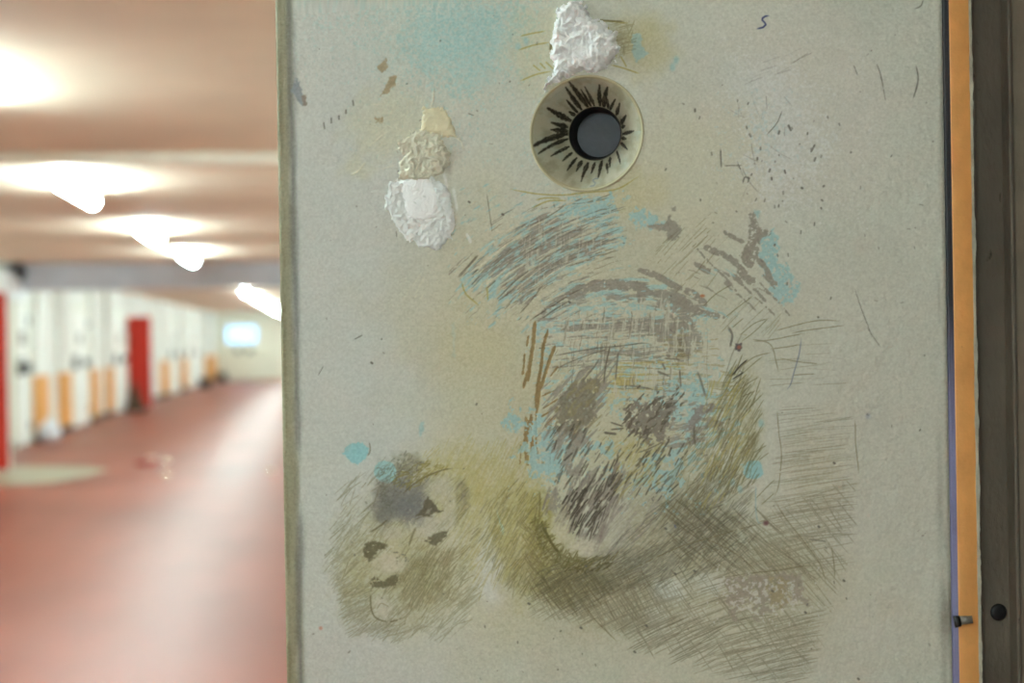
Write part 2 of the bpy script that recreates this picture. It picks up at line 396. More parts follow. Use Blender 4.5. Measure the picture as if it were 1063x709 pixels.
def patch(pts, rgb, a=1., soft=1.2, rag=5., ns=7., seed=0, thr=0., gs=3., gseed=5, dh=0., holes=0.):
    """ragged polygon of paint; holes 0..1 eats flecks out of it"""
    sl = win(pts); x, y = gx[sl], gy[sl]
    wx = x+(fbm(x, y, ns, seed)-.5)*rag*2; wy_ = y+(fbm(x, y, ns, seed+3)-.5)*rag*2
    wx = wx+(fbm(x, y, 2.6, seed+1, 2)-.5)*3; wy_ = wy_+(fbm(x, y, 2.6, seed+5, 2)-.5)*3
    d = pdist(pts, wx, wy_); m = sstep(-soft, soft, d)
    if holes:
        m = m*sstep(holes-.07, holes+.07, (fbm(x, y, gs, gseed, 3)-.5)*2+.5+np.clip(d, 0, 12)*.010)
    over(sl, m*a, rgb, dh); return
def speckle(pts, rgb, a, dens, fall=20., gs=2.2, seed=0, dh=0.):
    """flecks of paint inside a soft polygon, thinning to its edge"""
    sl = win(pts, fall); x, y = gx[sl], gy[sl]
    d = pdist(pts, x, y)+(fbm(x, y, 22, seed+4)-.5)*fall*1.2
    p = dens*sstep(-fall*.5, fall, d)
    n = fbm(x, y, gs, seed, 3)
    n = (n-.5)*2.1+.5
    over(sl, a*sstep(1-p-.06, 1-p+.06, n), rgb, dh)
def grain_patch(pts, rgb, a, dens, along, across, ang=None, centre=None, fall=6., seed=0, dh=0., brk=9., rag=4., warp=2.5):
    """scraped strokes: directional noise cut off at a density; straight (ang, degrees up to the right) or round a centre"""
    sl = win(pts, fall+4); x, y = gx[sl], gy[sl]
    qx = x+(fbm(x, y, brk, seed+7)-.5)*warp; qy = y+(fbm(x, y, brk, seed+9)-.5)*warp
    if centre is not None:
        r = np.hypot(qx-centre[0], qy-centre[1]); th = np.arctan2(qy-centre[1], qx-centre[0])
        s_, t_ = th*r.mean()/along, r/across
    else:
        c, s0 = math.cos(math.radians(ang)), math.sin(math.radians(ang))
        s_, t_ = (qx*c-qy*s0)/along, (qx*s0+qy*c)/across
    n = .62*vn(s_, t_, seed)+.38*vn(s_*2.1+9, t_*2.3+5, seed+1)
    n = (n-.5)*1.7+.5
    d = pdist(pts, x, y)+(fbm(x, y, brk, seed+2)-.5)*rag*2
    p = dens*sstep(-fall, fall, d)
    over(sl, a*sstep(1-p-.08, 1-p+.08, n), rgb, dh)
class Pen:
    def __init__(s): s.x, s.y, s.w, s.a = [], [], [], []
    def line(s, pts, w=1., a=.6, wob=.4, taper=True, brk=0.):
        p = np.asarray(pts, float)
        if len(p) > 2:                            # smooth through the points
            t = np.linspace(0, len(p)-1, max(8, int(np.hypot(*np.diff(p, axis=0).T).sum()/3)))
            i = np.clip(t.astype(int), 0, len(p)-2); f = (t-i)[:, None]
            P0, P1, P2, P3 = p[np.maximum(i-1, 0)], p[i], p[i+1], p[np.minimum(i+2, len(p)-1)]
            p = .5*(2*P1+(P2-P0)*f+(2*P0-5*P1+4*P2-P3)*f**2+(3*P1-P0-3*P2+P3)*f**3)
        L = np.r_[0, np.cumsum(np.hypot(*np.diff(p, axis=0).T))]; n = max(3, int(L[-1]*S*1.4))
        q = np.linspace(0, L[-1], n); x = np.interp(q, L, p[:, 0]); y = np.interp(q, L, p[:, 1])
        if wob: ph = RNG.rand()*9; x = x+wob*np.sin(q/7+ph); y = y+wob*np.cos(q/9+ph*2)
        tt = q/max(L[-1], 1e-6); tp = np.minimum(1, np.minimum(tt, 1-tt)*6+.35) if taper else np.ones(n)
        aa = a*tp
        if brk: aa = aa*(vn(q/5+RNG.rand()*90, q*0+RNG.rand()*90, 1) > brk)
        s.x.append(x); s.y.append(y); s.w.append(np.full(n, w)*(.6+.4*tp)); s.a.append(aa)
    def hatch(s, pts, n, ang, L, w=.9, a=(.2, .6), curve=0., jit=5., brk=0., clip=9.):
        p = np.asarray(pts, float); lo, hi = p.min(0), p.max(0); k = 0
        q = lo+RNG.rand(n*4, 2)*(hi-lo); q = q[pdist(p, q[:, 0], q[:, 1]) > 0][:n]
        for cx, cy in q:
            g = math.radians((ang(cx, cy) if callable(ang) else ang)+RNG.randn()*jit); l = RNG.uniform(*L)
            dx, dy = math.cos(g), -math.sin(g); c = curve*l*l/8*(1+.4*RNG.randn())
            t = np.linspace(-.5, .5, 5)
            t = t if clip is None else np.linspace(-.5, .5, 9)
            Q = np.c_[cx+dx*l*t-dy*c*(4*t*t-.5), cy+dy*l*t+dx*c*(4*t*t-.5)]
            if clip is not None:
                k = pdist(p, Q[:, 0], Q[:, 1]) > -clip*RNG.rand(); Q = Q[k]
                if len(Q) < 3: continue
            s.line(Q, w*RNG.uniform(.7, 1.25), RNG.uniform(*a), .25, brk=brk)
    def ink(s, rgb, dh=0., rag=0.):
        x, y, w_, a = (np.concatenate(v) for v in (s.x, s.y, s.w, s.a))
        m = np.zeros((CH, CW), np.float32); x = (x-X0)*S-.5; y = (y-Y0)*S-.5; w_ = w_*S
        R = int(math.ceil(w_.max()/2+1)); bx = np.round(x).astype(int); by = np.round(y).astype(int)
        for jy in range(-R, R+1):
            for jx in range(-R, R+1):
                ix, iy = bx+jx, by+jy; d = np.hypot(ix-x, iy-y)
                c = np.clip(w_/2+.5-d, 0, 1)*np.minimum(1, w_)*a
                ok = (c > .01) & (ix >= 0) & (iy >= 0) & (ix < CW) & (iy < CH)
                np.maximum.at(m, (iy[ok], ix[ok]), c[ok].astype(np.float32))
        if rag:
            b_ = m.copy()
            for sh in ((0, 1), (0, -1), (1, 0), (-1, 0), (1, 1), (-1, -1), (1, -1), (-1, 1)): b_ += np.roll(m, sh, (0, 1))
            m = sstep(.36, .62, b_/9+(RAGN-.5)*rag)*sstep(.05, .3, b_/9)*.95
        over((slice(None), slice(None)), m, rgb, dh)
RAGN = fbm(gx, gy, 3.2, 4, 3); RAGN = (RAGN-.5)*2+.5

BROWN, GREY, BLUE, OLIVE, YEL, INK = (141, 136, 124), (124, 122, 116), (152, 183, 182), (126, 118, 70), (164, 150, 84), (58, 56, 46)
GOLD = (138, 116, 74); CREAM = (184, 180, 160); PALE = (200, 202, 198)
# ---- ground coats
C[:] = (187, 190, 178)
C += ((fbm(gx, gy, 90, 2)-.5)*14)[..., None]; C += ((fbm(gx, gy, 3, 5, 2)-.5)*10)[..., None]
for a_ in ((350, 330, 110, 380, (184, 188, 184), .75), (330, 100, 80, 200, (184, 186, 180), .7), (430, 300, 140, 150, (186, 188, 182), .6), (360, 690, 130, 60, (186, 186, 182), .6),
           (820, 110, 120, 130, (194, 192, 182), .8), (790, 130, 60, 80, (196, 200, 198), .6), (900, 500, 110, 300, (188, 186, 173), .6),
           (600, 330, 210, 150, (178, 172, 142), .55), (720, 170, 90, 90, (190, 186, 162), .6), (500, 380, 70, 200, (184, 180, 152), .6),
           (700, 620, 230, 130, (178, 172, 146), .45), (490, 560, 120, 110, (186, 180, 142), .4), (600, 440, 110, 110, (180, 176, 146), .4)):
    blob(*a_, seed=int(a_[0]) % 11, ns=60)
for a_ in ((470, 30, 85, 60, (160, 190, 188), .25), (485, 45, 50, 45, (156, 188, 186), .3)): blob(*a_, seed=4, ns=25)
speckle([(405, -16), (565, -16), (560, 40), (530, 70), (500, 105), (462, 130), (450, 100), (410, 75)], (154, 188, 186), .6, .56, 44, 2.4, 2)
speckle([(440, 10), (545, -10), (530, 30), (500, 70), (462, 78), (440, 55)], (150, 186, 184), .6, .5, 28, 2.0, 8)
speckle([(300, -16), (420, -16), (400, 60), (330, 50)], (156, 190, 186), .4, .3, 30, 2.4, 3)
speckle([(760, 60), (840, 60), (880, 150), (830, 215), (770, 200)], (202, 204, 200), .7, .5, 30, 2.2, 6, .0001)
speckle([(760, 110), (800, 110), (815, 160), (780, 170)], (176, 194, 194), .6, .35, 18, 3, 9)
for a_ in ((500, 360, 40, 30, (184, 178, 138), .25), (490, 300, 30, 30, (184, 180, 142), .2), (560, 50, 40, 50, (184, 178, 138), .35), (670, 50, 34, 36, (180, 174, 128), .5), (655, 30, 30, 25, (180, 174, 130), .35),
           (640, 200, 60, 30, (180, 172, 128), .4), (400, 130, 50, 45, (188, 186, 158), .5), (370, 175, 20, 14, (190, 188, 160), .5)):
    blob(*a_, seed=int(a_[1]) % 9, ns=14)
# ---- worn edge of the leaf and grime lines
sl = win([(282, -16), (320, 726)], 0); x, y = gx[sl], gy[sl]; ed_ = 287+y*.0165
g = fbm(x*3, y*.35, 22, 6)
over(sl, .8*sstep(19, 8, x-ed_+(g-.5)*8), (132, 126, 98)); over(sl, .6*np.exp(-((x-ed_-14-(g-.5)*6)/4.2)**2)*sstep(.3, .62, fbm(x*2, y*.3, 30, 8)+.12), (92, 92, 88))
over(sl, .5*sstep(7, 2, x-ed_)*sstep(.4, .6, g), (110, 104, 76))
sl = win([(950, -16), (1000, 726)], 0); x, y = gx[sl], gy[sl]; er = 980+y*.0165
over(sl, .5*np.exp(-((x-er+11)/3.5)**2)*sstep(.3, .7, fbm(x*3, y*.25, 26, 3)), (140, 136, 124)); over(sl, .55*sstep(-5, 1, x-er), (128, 126, 120))
over(sl, .5*np.exp(-((x-984)/8)**2-((y-640)/26)**2), (90, 86, 78)); over(sl, .35*np.exp(-((x-976)/4)**2-((y-520)/60)**2), (120, 116, 106))
for px, py, w_, h_ in ((309, 97, 8, 17),): 
    patch([(px-2, py-h_), (px+4, py-6), (px+7, py+8), (px+4, py+14), (px-3, py+2), (px-7, py-3)], (126, 134, 138), .9, 1.2, 2, 5); patch([(px+4, py+3), (px+9, py+1), (px+10, py+13), (px+6, py+14)], (126, 116, 104), .9, 1, 1.5)
# ---- tone washes of the drawings
for a_ in ((545, 560, 55, 75, (158, 150, 92), .75), (520, 520, 50, 60, (172, 164, 108), .6), (585, 600, 60, 34, (120, 112, 62), .75), (560, 545, 16, 45, (126, 116, 42), .7),
           (700, 540, 90, 55, (132, 126, 96), .75), (640, 590, 70, 30, (110, 106, 82), .6), (720, 535, 50, 40, (118, 114, 94), .55), (775, 440, 22, 75, (156, 148, 106), .6), (770, 470, 18, 50, (146, 138, 88), .4),
           (700, 470, 60, 50, (162, 154, 110), .5), (640, 400, 40, 26, (178, 166, 104), .5), (650, 470, 40, 30, (172, 164, 112), .5), (640, 630, 80, 35, (150, 142, 108), .6), (770, 590, 90, 60, (158, 152, 122), .55),
           (850, 490, 45, 60, (172, 164, 132), .5), (830, 600, 60, 50, (166, 160, 134), .5), (660, 640, 30, 20, (136, 132, 116), .5),
           (400, 575, 55, 65, (158, 148, 92), .5), (370, 600, 30, 50, (152, 142, 88), .45), (440, 600, 45, 40, (146, 136, 86), .6), (400, 640, 55, 22, (148, 142, 112), .5), (470, 500, 40, 40, (164, 154, 84), .55)):
    blob(*a_[:5], a_[5]*.6, seed=int(a_[0]+a_[1]) % 12, ns=12, rag=.9, fine=3.)
for a_ in ((415, 500, 30, 26, (132, 132, 124), .7), (410, 520, 28, 22, (112, 112, 108), .75), (430, 525, 26, 16, (114, 114, 114), .85), (480, 515, 9, 20, (128, 126, 112), .7), (395, 535, 16, 16, (122, 120, 104), .5), (425, 482, 24, 12, (126, 122, 92), .6)):
    blob(*a_, seed=int(a_[0]) % 10, ns=8, rag=1.0, fine=3.)
for a_ in ((508, 600, 18, 34, PALE, .75), (505, 570, 9, 40, (192, 196, 188), .6), (695, 612, 20, 16, (196, 200, 192), .85), (682, 640, 14, 22, (194, 194, 182), .55), (738, 605, 22, 14, (192, 194, 184), .7), (720, 640, 16, 12, (190, 188, 172), .5),
           (628, 520, 26, 34, (188, 186, 172), .35), (660, 500, 40, 22, (176, 180, 160), .5), (585, 345, 40, 26, (190, 190, 174), .5), (640, 372, 50, 16, (190, 190, 172), .45), (640, 318, 40, 12, (190, 188, 170), .5)):
    blob(*a_, seed=int(a_[1]) % 10, ns=10, rag=.8)
# ---- big scraped head: blue undercoat, then brown primer
HC = (711, 521)
band = [(476, 292), (500, 264), (520, 246), (545, 226), (575, 208), (600, 202), (630, 203), (640, 222), (648, 245), (646, 258), (615, 272), (590, 284), (566, 296), (548, 312), (520, 330), (512, 312)]
grain_patch(band, BLUE, .9, .46, 16, 3.4, centre=HC, seed=2, dh=-.0002, fall=7)
speckle([(590, 205), (640, 203), (640, 225), (620, 238), (598, 230)], BLUE, .95, .85, 8, 3.2, 1, -.0002)
patch([(592, 214), (600, 205), (618, 203), (633, 209), (638, 222), (624, 232), (612, 226), (598, 224)], BLUE, .95, 1, 4, 5, 3, holes=.38, dh=-.0002)
patch([(576, 222), (590, 212), (588, 222), (580, 228)], BLUE, .9, 1, 2, 4, 2)
patch([(636, 240), (650, 246), (646, 256), (632, 258)], BLUE, .9, 1, 3, 4, 2, holes=.3)
band2 = [(476, 290), (505, 262), (530, 240), (562, 222), (600, 232), (630, 238), (640, 252), (612, 268), (588, 276), (566, 292), (548, 316), (532, 322), (522, 300), (500, 280)]
grain_patch(band2, BROWN, .92, .60, 30, 2.0, centre=HC, seed=5, dh=-.0004, fall=6)
grain_patch([(520, 262), (560, 236), (580, 240), (600, 236), (606, 262), (580, 276), (560, 292), (540, 290)], BROWN, .9, .50, 24, 2.6, centre=HC, seed=9, dh=-.0003)
pn = Pen(); pn.hatch(band, 46, lambda x, y: 47-(x-480)*.19, (26, 70), 1.0, (.4, .8), -.004, 4, brk=.3)
pn.line([(476, 287), (488, 274), (496, 266)], 2.4, .8); pn.line([(488, 289), (496, 280)], 2.6, .8); pn.line([(516, 310), (540, 288), (560, 276)], 1.4, .8); pn.line([(517, 312), (534, 300)], 1.3, .8)
pn.line([(540, 325), (556, 306), (566, 294)], 1.4, .7); pn.line([(525, 318), (545, 302)], 1.1, .6)
pn.ink((100, 93, 76), -.0003)
grain_patch(band, (186, 181, 158), .9, .30, 26, 2.0, centre=HC, seed=12, dh=.0002, fall=3)
grain_patch(band, BLUE, .8, .22, 9, 2.4, centre=HC, seed=15, fall=3)
grain_patch([(540, 250), (600, 225), (645, 240), (600, 275), (545, 300)], (182, 180, 162), .7, .20, 16, 1.7, ang=86, seed=3, fall=5)
grain_patch([(520, 262), (560, 236), (640, 225), (640, 262), (580, 276), (540, 290)], (112, 104, 90), .7, .17, 26, 1.6, centre=HC, seed=11, dh=-.0002)
# short patch right of the brow
patch([(652, 222), (668, 214), (682, 224), (694, 232), (690, 240), (668, 238), (655, 232)], BLUE, .95, 1, 6, 5, 1, holes=.42, dh=-.0002)
patch([(670, 234), (690, 232), (694, 224), (700, 230), (708, 236), (706, 242), (700, 250), (692, 248), (692, 241), (676, 238)], BROWN, .95, .9, 3, 4, 4, dh=-.0004)
patch([(698, 216), (702, 214), (701, 220), (698, 220)], BROWN, .9, .8, 1)
# right brow: diagonal scrapes and blue field
patch([(786, 246), (804, 239), (808, 250), (805, 276), (818, 274), (823, 285), (829, 300), (822, 318), (810, 316), (803, 302), (796, 288), (788, 272)], BLUE, .95, 1, 8, 6, 6, holes=.32, dh=-.0002)
patch([(778, 222), (784, 222), (786, 234), (800, 240), (792, 246), (786, 256), (788, 268), (778, 274), (770, 268), (772, 258), (778, 246)], BROWN, .95, 1, 3, 5, 2, holes=.2, dh=-.0004)
patch([(783, 218), (790, 219), (787, 228)], BLUE, .8, 1, 2)
pn = Pen()
for p_, w_ in (([(731, 255), (745, 262), (762, 272), (774, 284), (783, 292)], 6.5), ([(752, 240), (760, 246), (772, 252)], 4), ([(722, 273), (730, 278), (737, 282)], 5.5), ([(786, 270), (796, 280), (801, 292), (806, 294)], 5.5),
               ([(768, 280), (777, 290), (783, 290)], 8), ([(776, 258), (774, 270), (780, 276)], 8), ([(762, 286), (770, 294)], 5), ([(752, 294), (757, 297)], 4)):
    pn.line(p_, w_, .95, .6)
for p_, w_ in (([(722, 257), (735, 270), (752, 288), (766, 304), (776, 315)], 2), ([(748, 280), (768, 294), (790, 314), (806, 328)], 1.8), ([(768, 286), (790, 300), (808, 314), (822, 330)], 1.6), ([(786, 290), (800, 306), (810, 316)], 1.6),
               ([(782, 300), (796, 314)], 3.2), ([(755, 296), (768, 308), (790, 326)], 1.8), ([(790, 284), (806, 300)], 1.4)):
    pn.line(p_, w_, .85, .5)
pn.ink(BROWN, -.0004, rag=1.1)
# helmet arch
A2 = (655, 470)
grain_patch([(548, 336), (570, 312), (600, 293), (650, 288), (690, 292), (735, 316), (756, 330), (730, 330), (690, 326), (650, 318), (610, 318), (580, 330)], BLUE, .85, .42, 14, 3.4, centre=A2, seed=3, dh=-.0002)
pn = Pen()
pn.line([(563, 326), (576, 314), (592, 305)], 5, .9); pn.line([(588, 308), (602, 301), (622, 297), (645, 295), (668, 298)], 11, .95); pn.line([(664, 300), (684, 306), (704, 314), (722, 322), (750, 330)], 7, .95)
pn.line([(664, 280), (678, 285), (690, 291), (698, 296), (707, 299)], 6.5, .95); pn.line([(680, 303), (696, 308), (712, 312)], 10, .95); pn.line([(664, 302), (666, 313)], 9, .9); pn.line([(712, 302), (724, 308), (732, 316)], 8, .9)
pn.ink(BROWN, -.0004, rag=1.1)
grain_patch([(552, 334), (575, 312), (600, 294), (660, 290), (720, 306), (756, 330), (720, 328), (660, 312), (610, 312)], BROWN, .8, .34, 16, 2.4, centre=A2, seed=6, dh=-.0003)
pn = Pen(); pn.line([(551, 333), (568, 321), (588, 308), (604, 300)], 1.4, .85); pn.line([(558, 334), (575, 322), (590, 313)], 1.6, .8); pn.ink((92, 84, 70), -.0003)
# forehead: horizontal scrapes, blue dust
grain_patch([(556, 336), (600, 318), (680, 312), (735, 330), (735, 400), (700, 420), (560, 420)], BLUE, .85, .34, 7, 3.0, ang=4, seed=8, dh=-.0001, warp=4)
grain_patch([(566, 350), (590, 336), (630, 330), (690, 332), (700, 345), (640, 346), (600, 344), (570, 352)], BROWN, .9, .68, 30, 2.4, ang=5, seed=11, dh=-.0004)
patch([(636, 332), (672, 330), (680, 338), (676, 345), (640, 342)], BROWN, .9, 1, 3, 5, 8, holes=.15, dh=-.0003)
grain_patch([(572, 346), (604, 338), (640, 338), (700, 345), (690, 352), (600, 352)], BROWN, .8, .4, 30, 1.8, ang=4, seed=1, dh=-.0003)
grain_patch([(575, 372), (600, 364), (640, 358), (690, 358), (690, 372), (640, 376), (610, 384), (578, 384)], BROWN, .85, .5, 30, 2.0, ang=6, seed=13, dh=-.0003)
patch([(676, 308), (704, 310), (730, 318), (722, 330), (726, 344), (730, 362), (716, 372), (700, 378), (692, 372), (682, 350), (686, 332), (690, 322)], BROWN, .92, 1, 6, 6, 12, holes=.36, gs=4, dh=-.0004)
patch([(700, 352), (712, 352), (712, 372), (700, 380)], (116, 108, 86), .8, 1, 4, 5, 3, holes=.35)
grain_patch([(640, 372), (700, 366), (700, 412), (636, 412)], (172, 156, 96), .8, .42, 30, 2.2, ang=-2, seed=4)
grain_patch([(626, 360), (700, 356), (700, 410), (630, 410)], (120, 112, 90), .55, .3, 34, 1.7, ang=-3, seed=7, dh=-.0002)
grain_patch([(690, 345), (740, 350), (765, 400), (760, 430), (700, 420)], (150, 142, 106), .6, .35, 18, 2.0, ang=-2, seed=10)
grain_patch([(565, 330), (700, 312), (735, 330), (735, 400), (640, 415), (625, 400), (570, 420)], (184, 182, 164), .8, .24, 20, 1.7, ang=87, seed=2, fall=5)
grain_patch([(575, 345), (700, 318), (735, 335), (730, 400), (640, 410), (580, 400)], (186, 183, 162), .75, .2, 26, 1.5, ang=4, seed=5, fall=5)
grain_patch([(590, 330), (720, 330), (720, 400), (590, 400)], (120, 112, 98), .6, .16, 18, 1.5, ang=85, seed=9, fall=8)
# left temple bars
pn = Pen()
for p_, w_ in (([(556, 331), (554, 350), (550, 380), (548, 398)], 4), ([(569, 341), (564, 362), (560, 390), (557, 412), (555, 424)], 3.2), ([(576, 358), (570, 376), (564, 394), (560, 405)], 3.4), ([(549, 349), (547, 360)], 2.2), ([(545, 366), (542, 390)], 2),
               ([(547, 385), (543, 404)], 3), ([(562, 396), (558, 420), (556, 434)], 2.6), ([(546, 432), (546, 455), (547, 482)], 4.4), ([(551, 430), (552, 458), (554, 490)], 4.2), ([(556, 430), (557, 460), (559, 478)], 1.8), ([(540, 460), (540, 484)], 1.4),
               ([(570, 392), (580, 380)], 2), ([(572, 440), (571, 444)], 2), ([(571, 470), (571, 484)], 2.4), ([(565, 476), (564, 484)], 2.4), ([(562, 412), (578, 404)], 1.6), ([(563, 424), (580, 414)], 1.6), ([(560, 433), (580, 422)], 1.8), ([(566, 444), (576, 432)], 3.2)):
    pn.line(p_, w_, .95, .5)
pn.ink(GOLD, -.0004, rag=.45)
# eye sockets
patch([(520, 436), (528, 428), (540, 430), (543, 442), (536, 450), (524, 446)], BLUE, .95, 1, 4, 5, 2, holes=.3, dh=-.0002)
speckle([(542, 425), (600, 445), (650, 455), (645, 470), (600, 480), (585, 500), (545, 505), (540, 460)], BLUE, .9, .62, 12, 5, 6, -.0002)
speckle([(556, 440), (600, 450), (590, 500), (560, 502)], BLUE, .9, .5, 10, 4, 9, -.0002)
speckle([(660, 410), (730, 380), (745, 420), (735, 470), (690, 520), (655, 500), (665, 460), (700, 450)], BLUE, .9, .52, 14, 4.5, 3, -.0002)
grain_patch([(690, 400), (760, 400), (765, 450), (720, 480), (690, 470)], BLUE, .8, .36, 10, 3, ang=20, seed=5, dh=-.0002)
grain_patch([(572, 402), (598, 384), (640, 370), (634, 400), (622, 440), (610, 462), (585, 466), (572, 470), (566, 450), (570, 425)], BROWN, .9, .5, 20, 2.6, ang=48, seed=3, dh=-.0003, fall=8)
patch([(580, 412), (590, 402), (604, 398), (618, 392), (624, 400), (618, 420), (616, 438), (604, 446), (592, 450), (584, 456), (580, 440)], (122, 116, 98), .92, 1.4, 7, 7, 5, holes=.22, gs=4, dh=-.0004)
grain_patch([(580, 402), (624, 388), (622, 440), (590, 455)], (138, 130, 96), .7, .36, 9, 3, ang=45, seed=9)
patch([(646, 424), (656, 414), (668, 418), (684, 412), (704, 418), (698, 440), (690, 456), (672, 460), (660, 452), (650, 446)], (122, 116, 104), .9, 1.2, 7, 6, 9, holes=.38, gs=4, dh=-.0004)
grain_patch([(645, 420), (700, 410), (700, 455), (650, 455)], (92, 84, 70), .85, .34, 9, 2.6, ang=48, seed=6, dh=-.0003)
grain_patch([(690, 416), (742, 410), (748, 440), (722, 470), (690, 466)], BROWN, .8, .42, 12, 3.0, ang=10, seed=14, dh=-.0003)
patch([(722, 420), (738, 418), (744, 426), (728, 430), (720, 462), (714, 466), (712, 446)], (132, 126, 120), .85, 1, 4, 5, 3, holes=.3)
grain_patch([(580, 440), (612, 444), (606, 490), (585, 495), (575, 470)], BROWN, .85, .46, 24, 3.0, ang=66, seed=2, dh=-.0003)
pn = Pen()
for p_, w_, a_ in (([(633, 358), (630, 372), (627, 398)], 1.6, .85), ([(641, 366), (640, 386), (639, 394)], 1.6, .7), ([(690, 372), (706, 374)], 1.6, .7), ([(634, 438), (646, 442)], 1.6, .9), ([(634, 446), (648, 444)], 1.8, .9), ([(627, 449), (640, 450)], 2.6, .9), ([(653, 400), (676, 404)], 1.4, .8),
                   ([(683, 386), (694, 390)], 2.2, .7), ([(687, 378), (690, 384)], 2, .7), ([(706, 384), (706, 402)], 1.6, .7), ([(724, 386), (729, 398), (732, 410)], 2.2, .6), ([(720, 442), (722, 462)], 1.8, .7), ([(734, 330), (734, 560)], .8, .25), ([(770, 346), (762, 364), (752, 390)], 1.2, .4),
                   ([(577, 384), (600, 372), (634, 362)], 1.2, .7), ([(576, 369), (604, 364), (660, 357), (676, 358)], 1.3, .75), ([(604, 398), (622, 372)], 1.6, .7), ([(586, 468), (598, 452), (604, 444)], 2.2, .6), ([(578, 476), (585, 466)], 2.4, .7), ([(662, 470), (690, 458)], 1.4, .7)):
    pn.line(p_, w_, a_, .5)
pn.ink((96, 90, 76), -.0003)
# blue dots
for cx, cy, r_ in ((782, 488, 10), (400, 490, 11.5), (365, 469, 8)):
    sl = win([(cx-r_, cy-r_), (cx+r_, cy+r_)]); x, y = gx[sl], gy[sl]
    over(sl, .97*sstep(.8, -.8, np.hypot(x-cx, (y-cy)*.98)-r_-(fbm(x, y, 6, int(cx) % 7)-.5)*4), (146, 186, 188), -.0003)
patch([(366, 461), (376, 459), (383, 466), (380, 476), (371, 482), (362, 478), (356, 470), (362, 468)], (140, 188, 192), .97, .8, 2, 5, 4, dh=-.0003)
pn = Pen(); pn.line([(383, 460), (384, 468), (382, 473)], 1.6, .7); pn.line([(396, 488), (402, 492), (406, 486)], 1, .3); pn.ink((110, 104, 88))
patch([(435, 442), (440, 436), (440, 448), (435, 453)], BLUE, .8, 1, 2); patch([(516, 528), (520, 540), (524, 556), (519, 548)], (160, 196, 186), .7, 1, 2)
patch([(469, 335), (472, 334), (473, 372), (470, 368)], (166, 186, 176), .4, 1.5, 2); patch([(657, 36), (664, 34), (667, 48), (672, 56), (660, 64), (656, 52)], BLUE, .85, 1, 2.5, 4, 2)
for q in ((698, 70), (702, 62), (538, 48), (546, 43), (790, 440), (768, 508), (760, 500)): blob(q[0], q[1], 3.5, 5, BLUE, .8, 2, 5, .5)
# mouth and beard strokes
pn = Pen()
mouth = [(566, 512), (588, 500), (608, 486), (640, 482), (656, 494), (648, 520), (634, 552), (612, 574), (600, 566), (588, 548), (570, 540), (564, 524)]
pn.hatch(mouth, 120, 62, (14, 36), 2.2, (.5, .9), .003, 7, brk=.2); pn.ink((126, 118, 108), -.0003)
pn = Pen(); pn.hatch([(580, 520), (615, 495), (650, 490), (640, 520), (620, 556), (600, 556)], 85, 60, (10, 26), 1.5, (.5, .95), .003, 6, brk=.25)
pn.hatch([(560, 440), (600, 440), (650, 470), (650, 500), (600, 510), (570, 500)], 40, 58, (8, 20), 1.6, (.4, .8), 0, 8, brk=.25)
pn.hatch([(650, 455), (700, 450), (720, 480), (700, 520), (650, 510)], 50, 52, (8, 22), 1.5, (.4, .8), 0, 9, brk=.25); pn.ink((66, 60, 48), -.0004)
patch([(568, 512), (580, 508), (584, 520), (578, 534), (568, 530)], BROWN, .85, 1.2, 4, 6, 3, holes=.25)
patch([(590, 484), (606, 482), (602, 496), (592, 498)], BROWN, .8, 1.2, 4, 6, 7, holes=.3)
pn = Pen(); pn.hatch([(610, 520), (680, 490), (690, 530), (650, 575), (600, 580)], 110, 48, (12, 34), 1.1, (.2, .6), .002, 6); pn.ink((132, 126, 122), 0)
for a_ in ((606, 568, 22, 13, (196, 192, 172), .8), (582, 552, 12, 22, (192, 188, 164), .65), (640, 545, 16, 20, (184, 182, 166), .4)): blob(*a_, seed=5, ns=9, rag=.7, fine=3.5)
# chin outline
pn = Pen(); pn.line([(556, 536), (562, 552), (572, 566), (584, 577), (600, 582), (618, 582), (634, 578)], 2.2, .5, 1., brk=.25); pn.line([(562, 546), (574, 566), (582, 574)], 3, .8); pn.hatch([(552, 535), (566, 545), (584, 570), (610, 580), (640, 576), (630, 592), (590, 592), (562, 575)], 150, 40, (5, 14), 1.3, (.3, .75), 0, 25); pn.line([(560, 510), (560, 540)], 2, .4); pn.ink((84, 76, 30), -.0002)
# jaw and neck hatching
pn = Pen()
pn.hatch([(622, 590), (640, 560), (690, 520), (745, 480), (782, 500), (785, 560), (760, 590), (680, 612)], 460, 44, (10, 36), .85, (.15, .48), .002, 7)
pn.hatch([(640, 590), (690, 555), (735, 515), (760, 530), (740, 575), (690, 600)], 190, 40, (10, 26), .85, (.25, .6), .002, 12)
pn.hatch([(600, 582), (640, 572), (690, 570), (690, 600), (620, 620)], 130, 30, (14, 40), .85, (.2, .5), .002, 6)
pn.hatch([(560, 590), (620, 585), (640, 610), (600, 640), (560, 620)], 110, 28, (12, 34), .85, (.2, .48), .002, 8)
pn.ink(INK, -.0001)
pn = Pen()
pn.hatch([(752, 392), (770, 372), (786, 400), (790, 470), (786, 500), (750, 520), (735, 490), (745, 430)], 200, 62, (14, 36), 1.0, (.3, .75), .003, 7)
pn.hatch([(720, 440), (760, 400), (770, 480), (720, 540), (680, 540)], 190, 56, (12, 34), .9, (.2, .55), .003, 8)
pn.hatch([(535, 500), (562, 520), (575, 570), (600, 590), (590, 620), (540, 620), (500, 580), (500, 520)], 360, 58, (8, 26), .95, (.2, .55), .002, 9)
pn.hatch([(540, 540), (600, 590), (640, 610), (600, 640), (550, 620)], 170, -52, (12, 34), .9, (.25, .6), .002, 7)
pn.ink((92, 85, 50), -.0001)
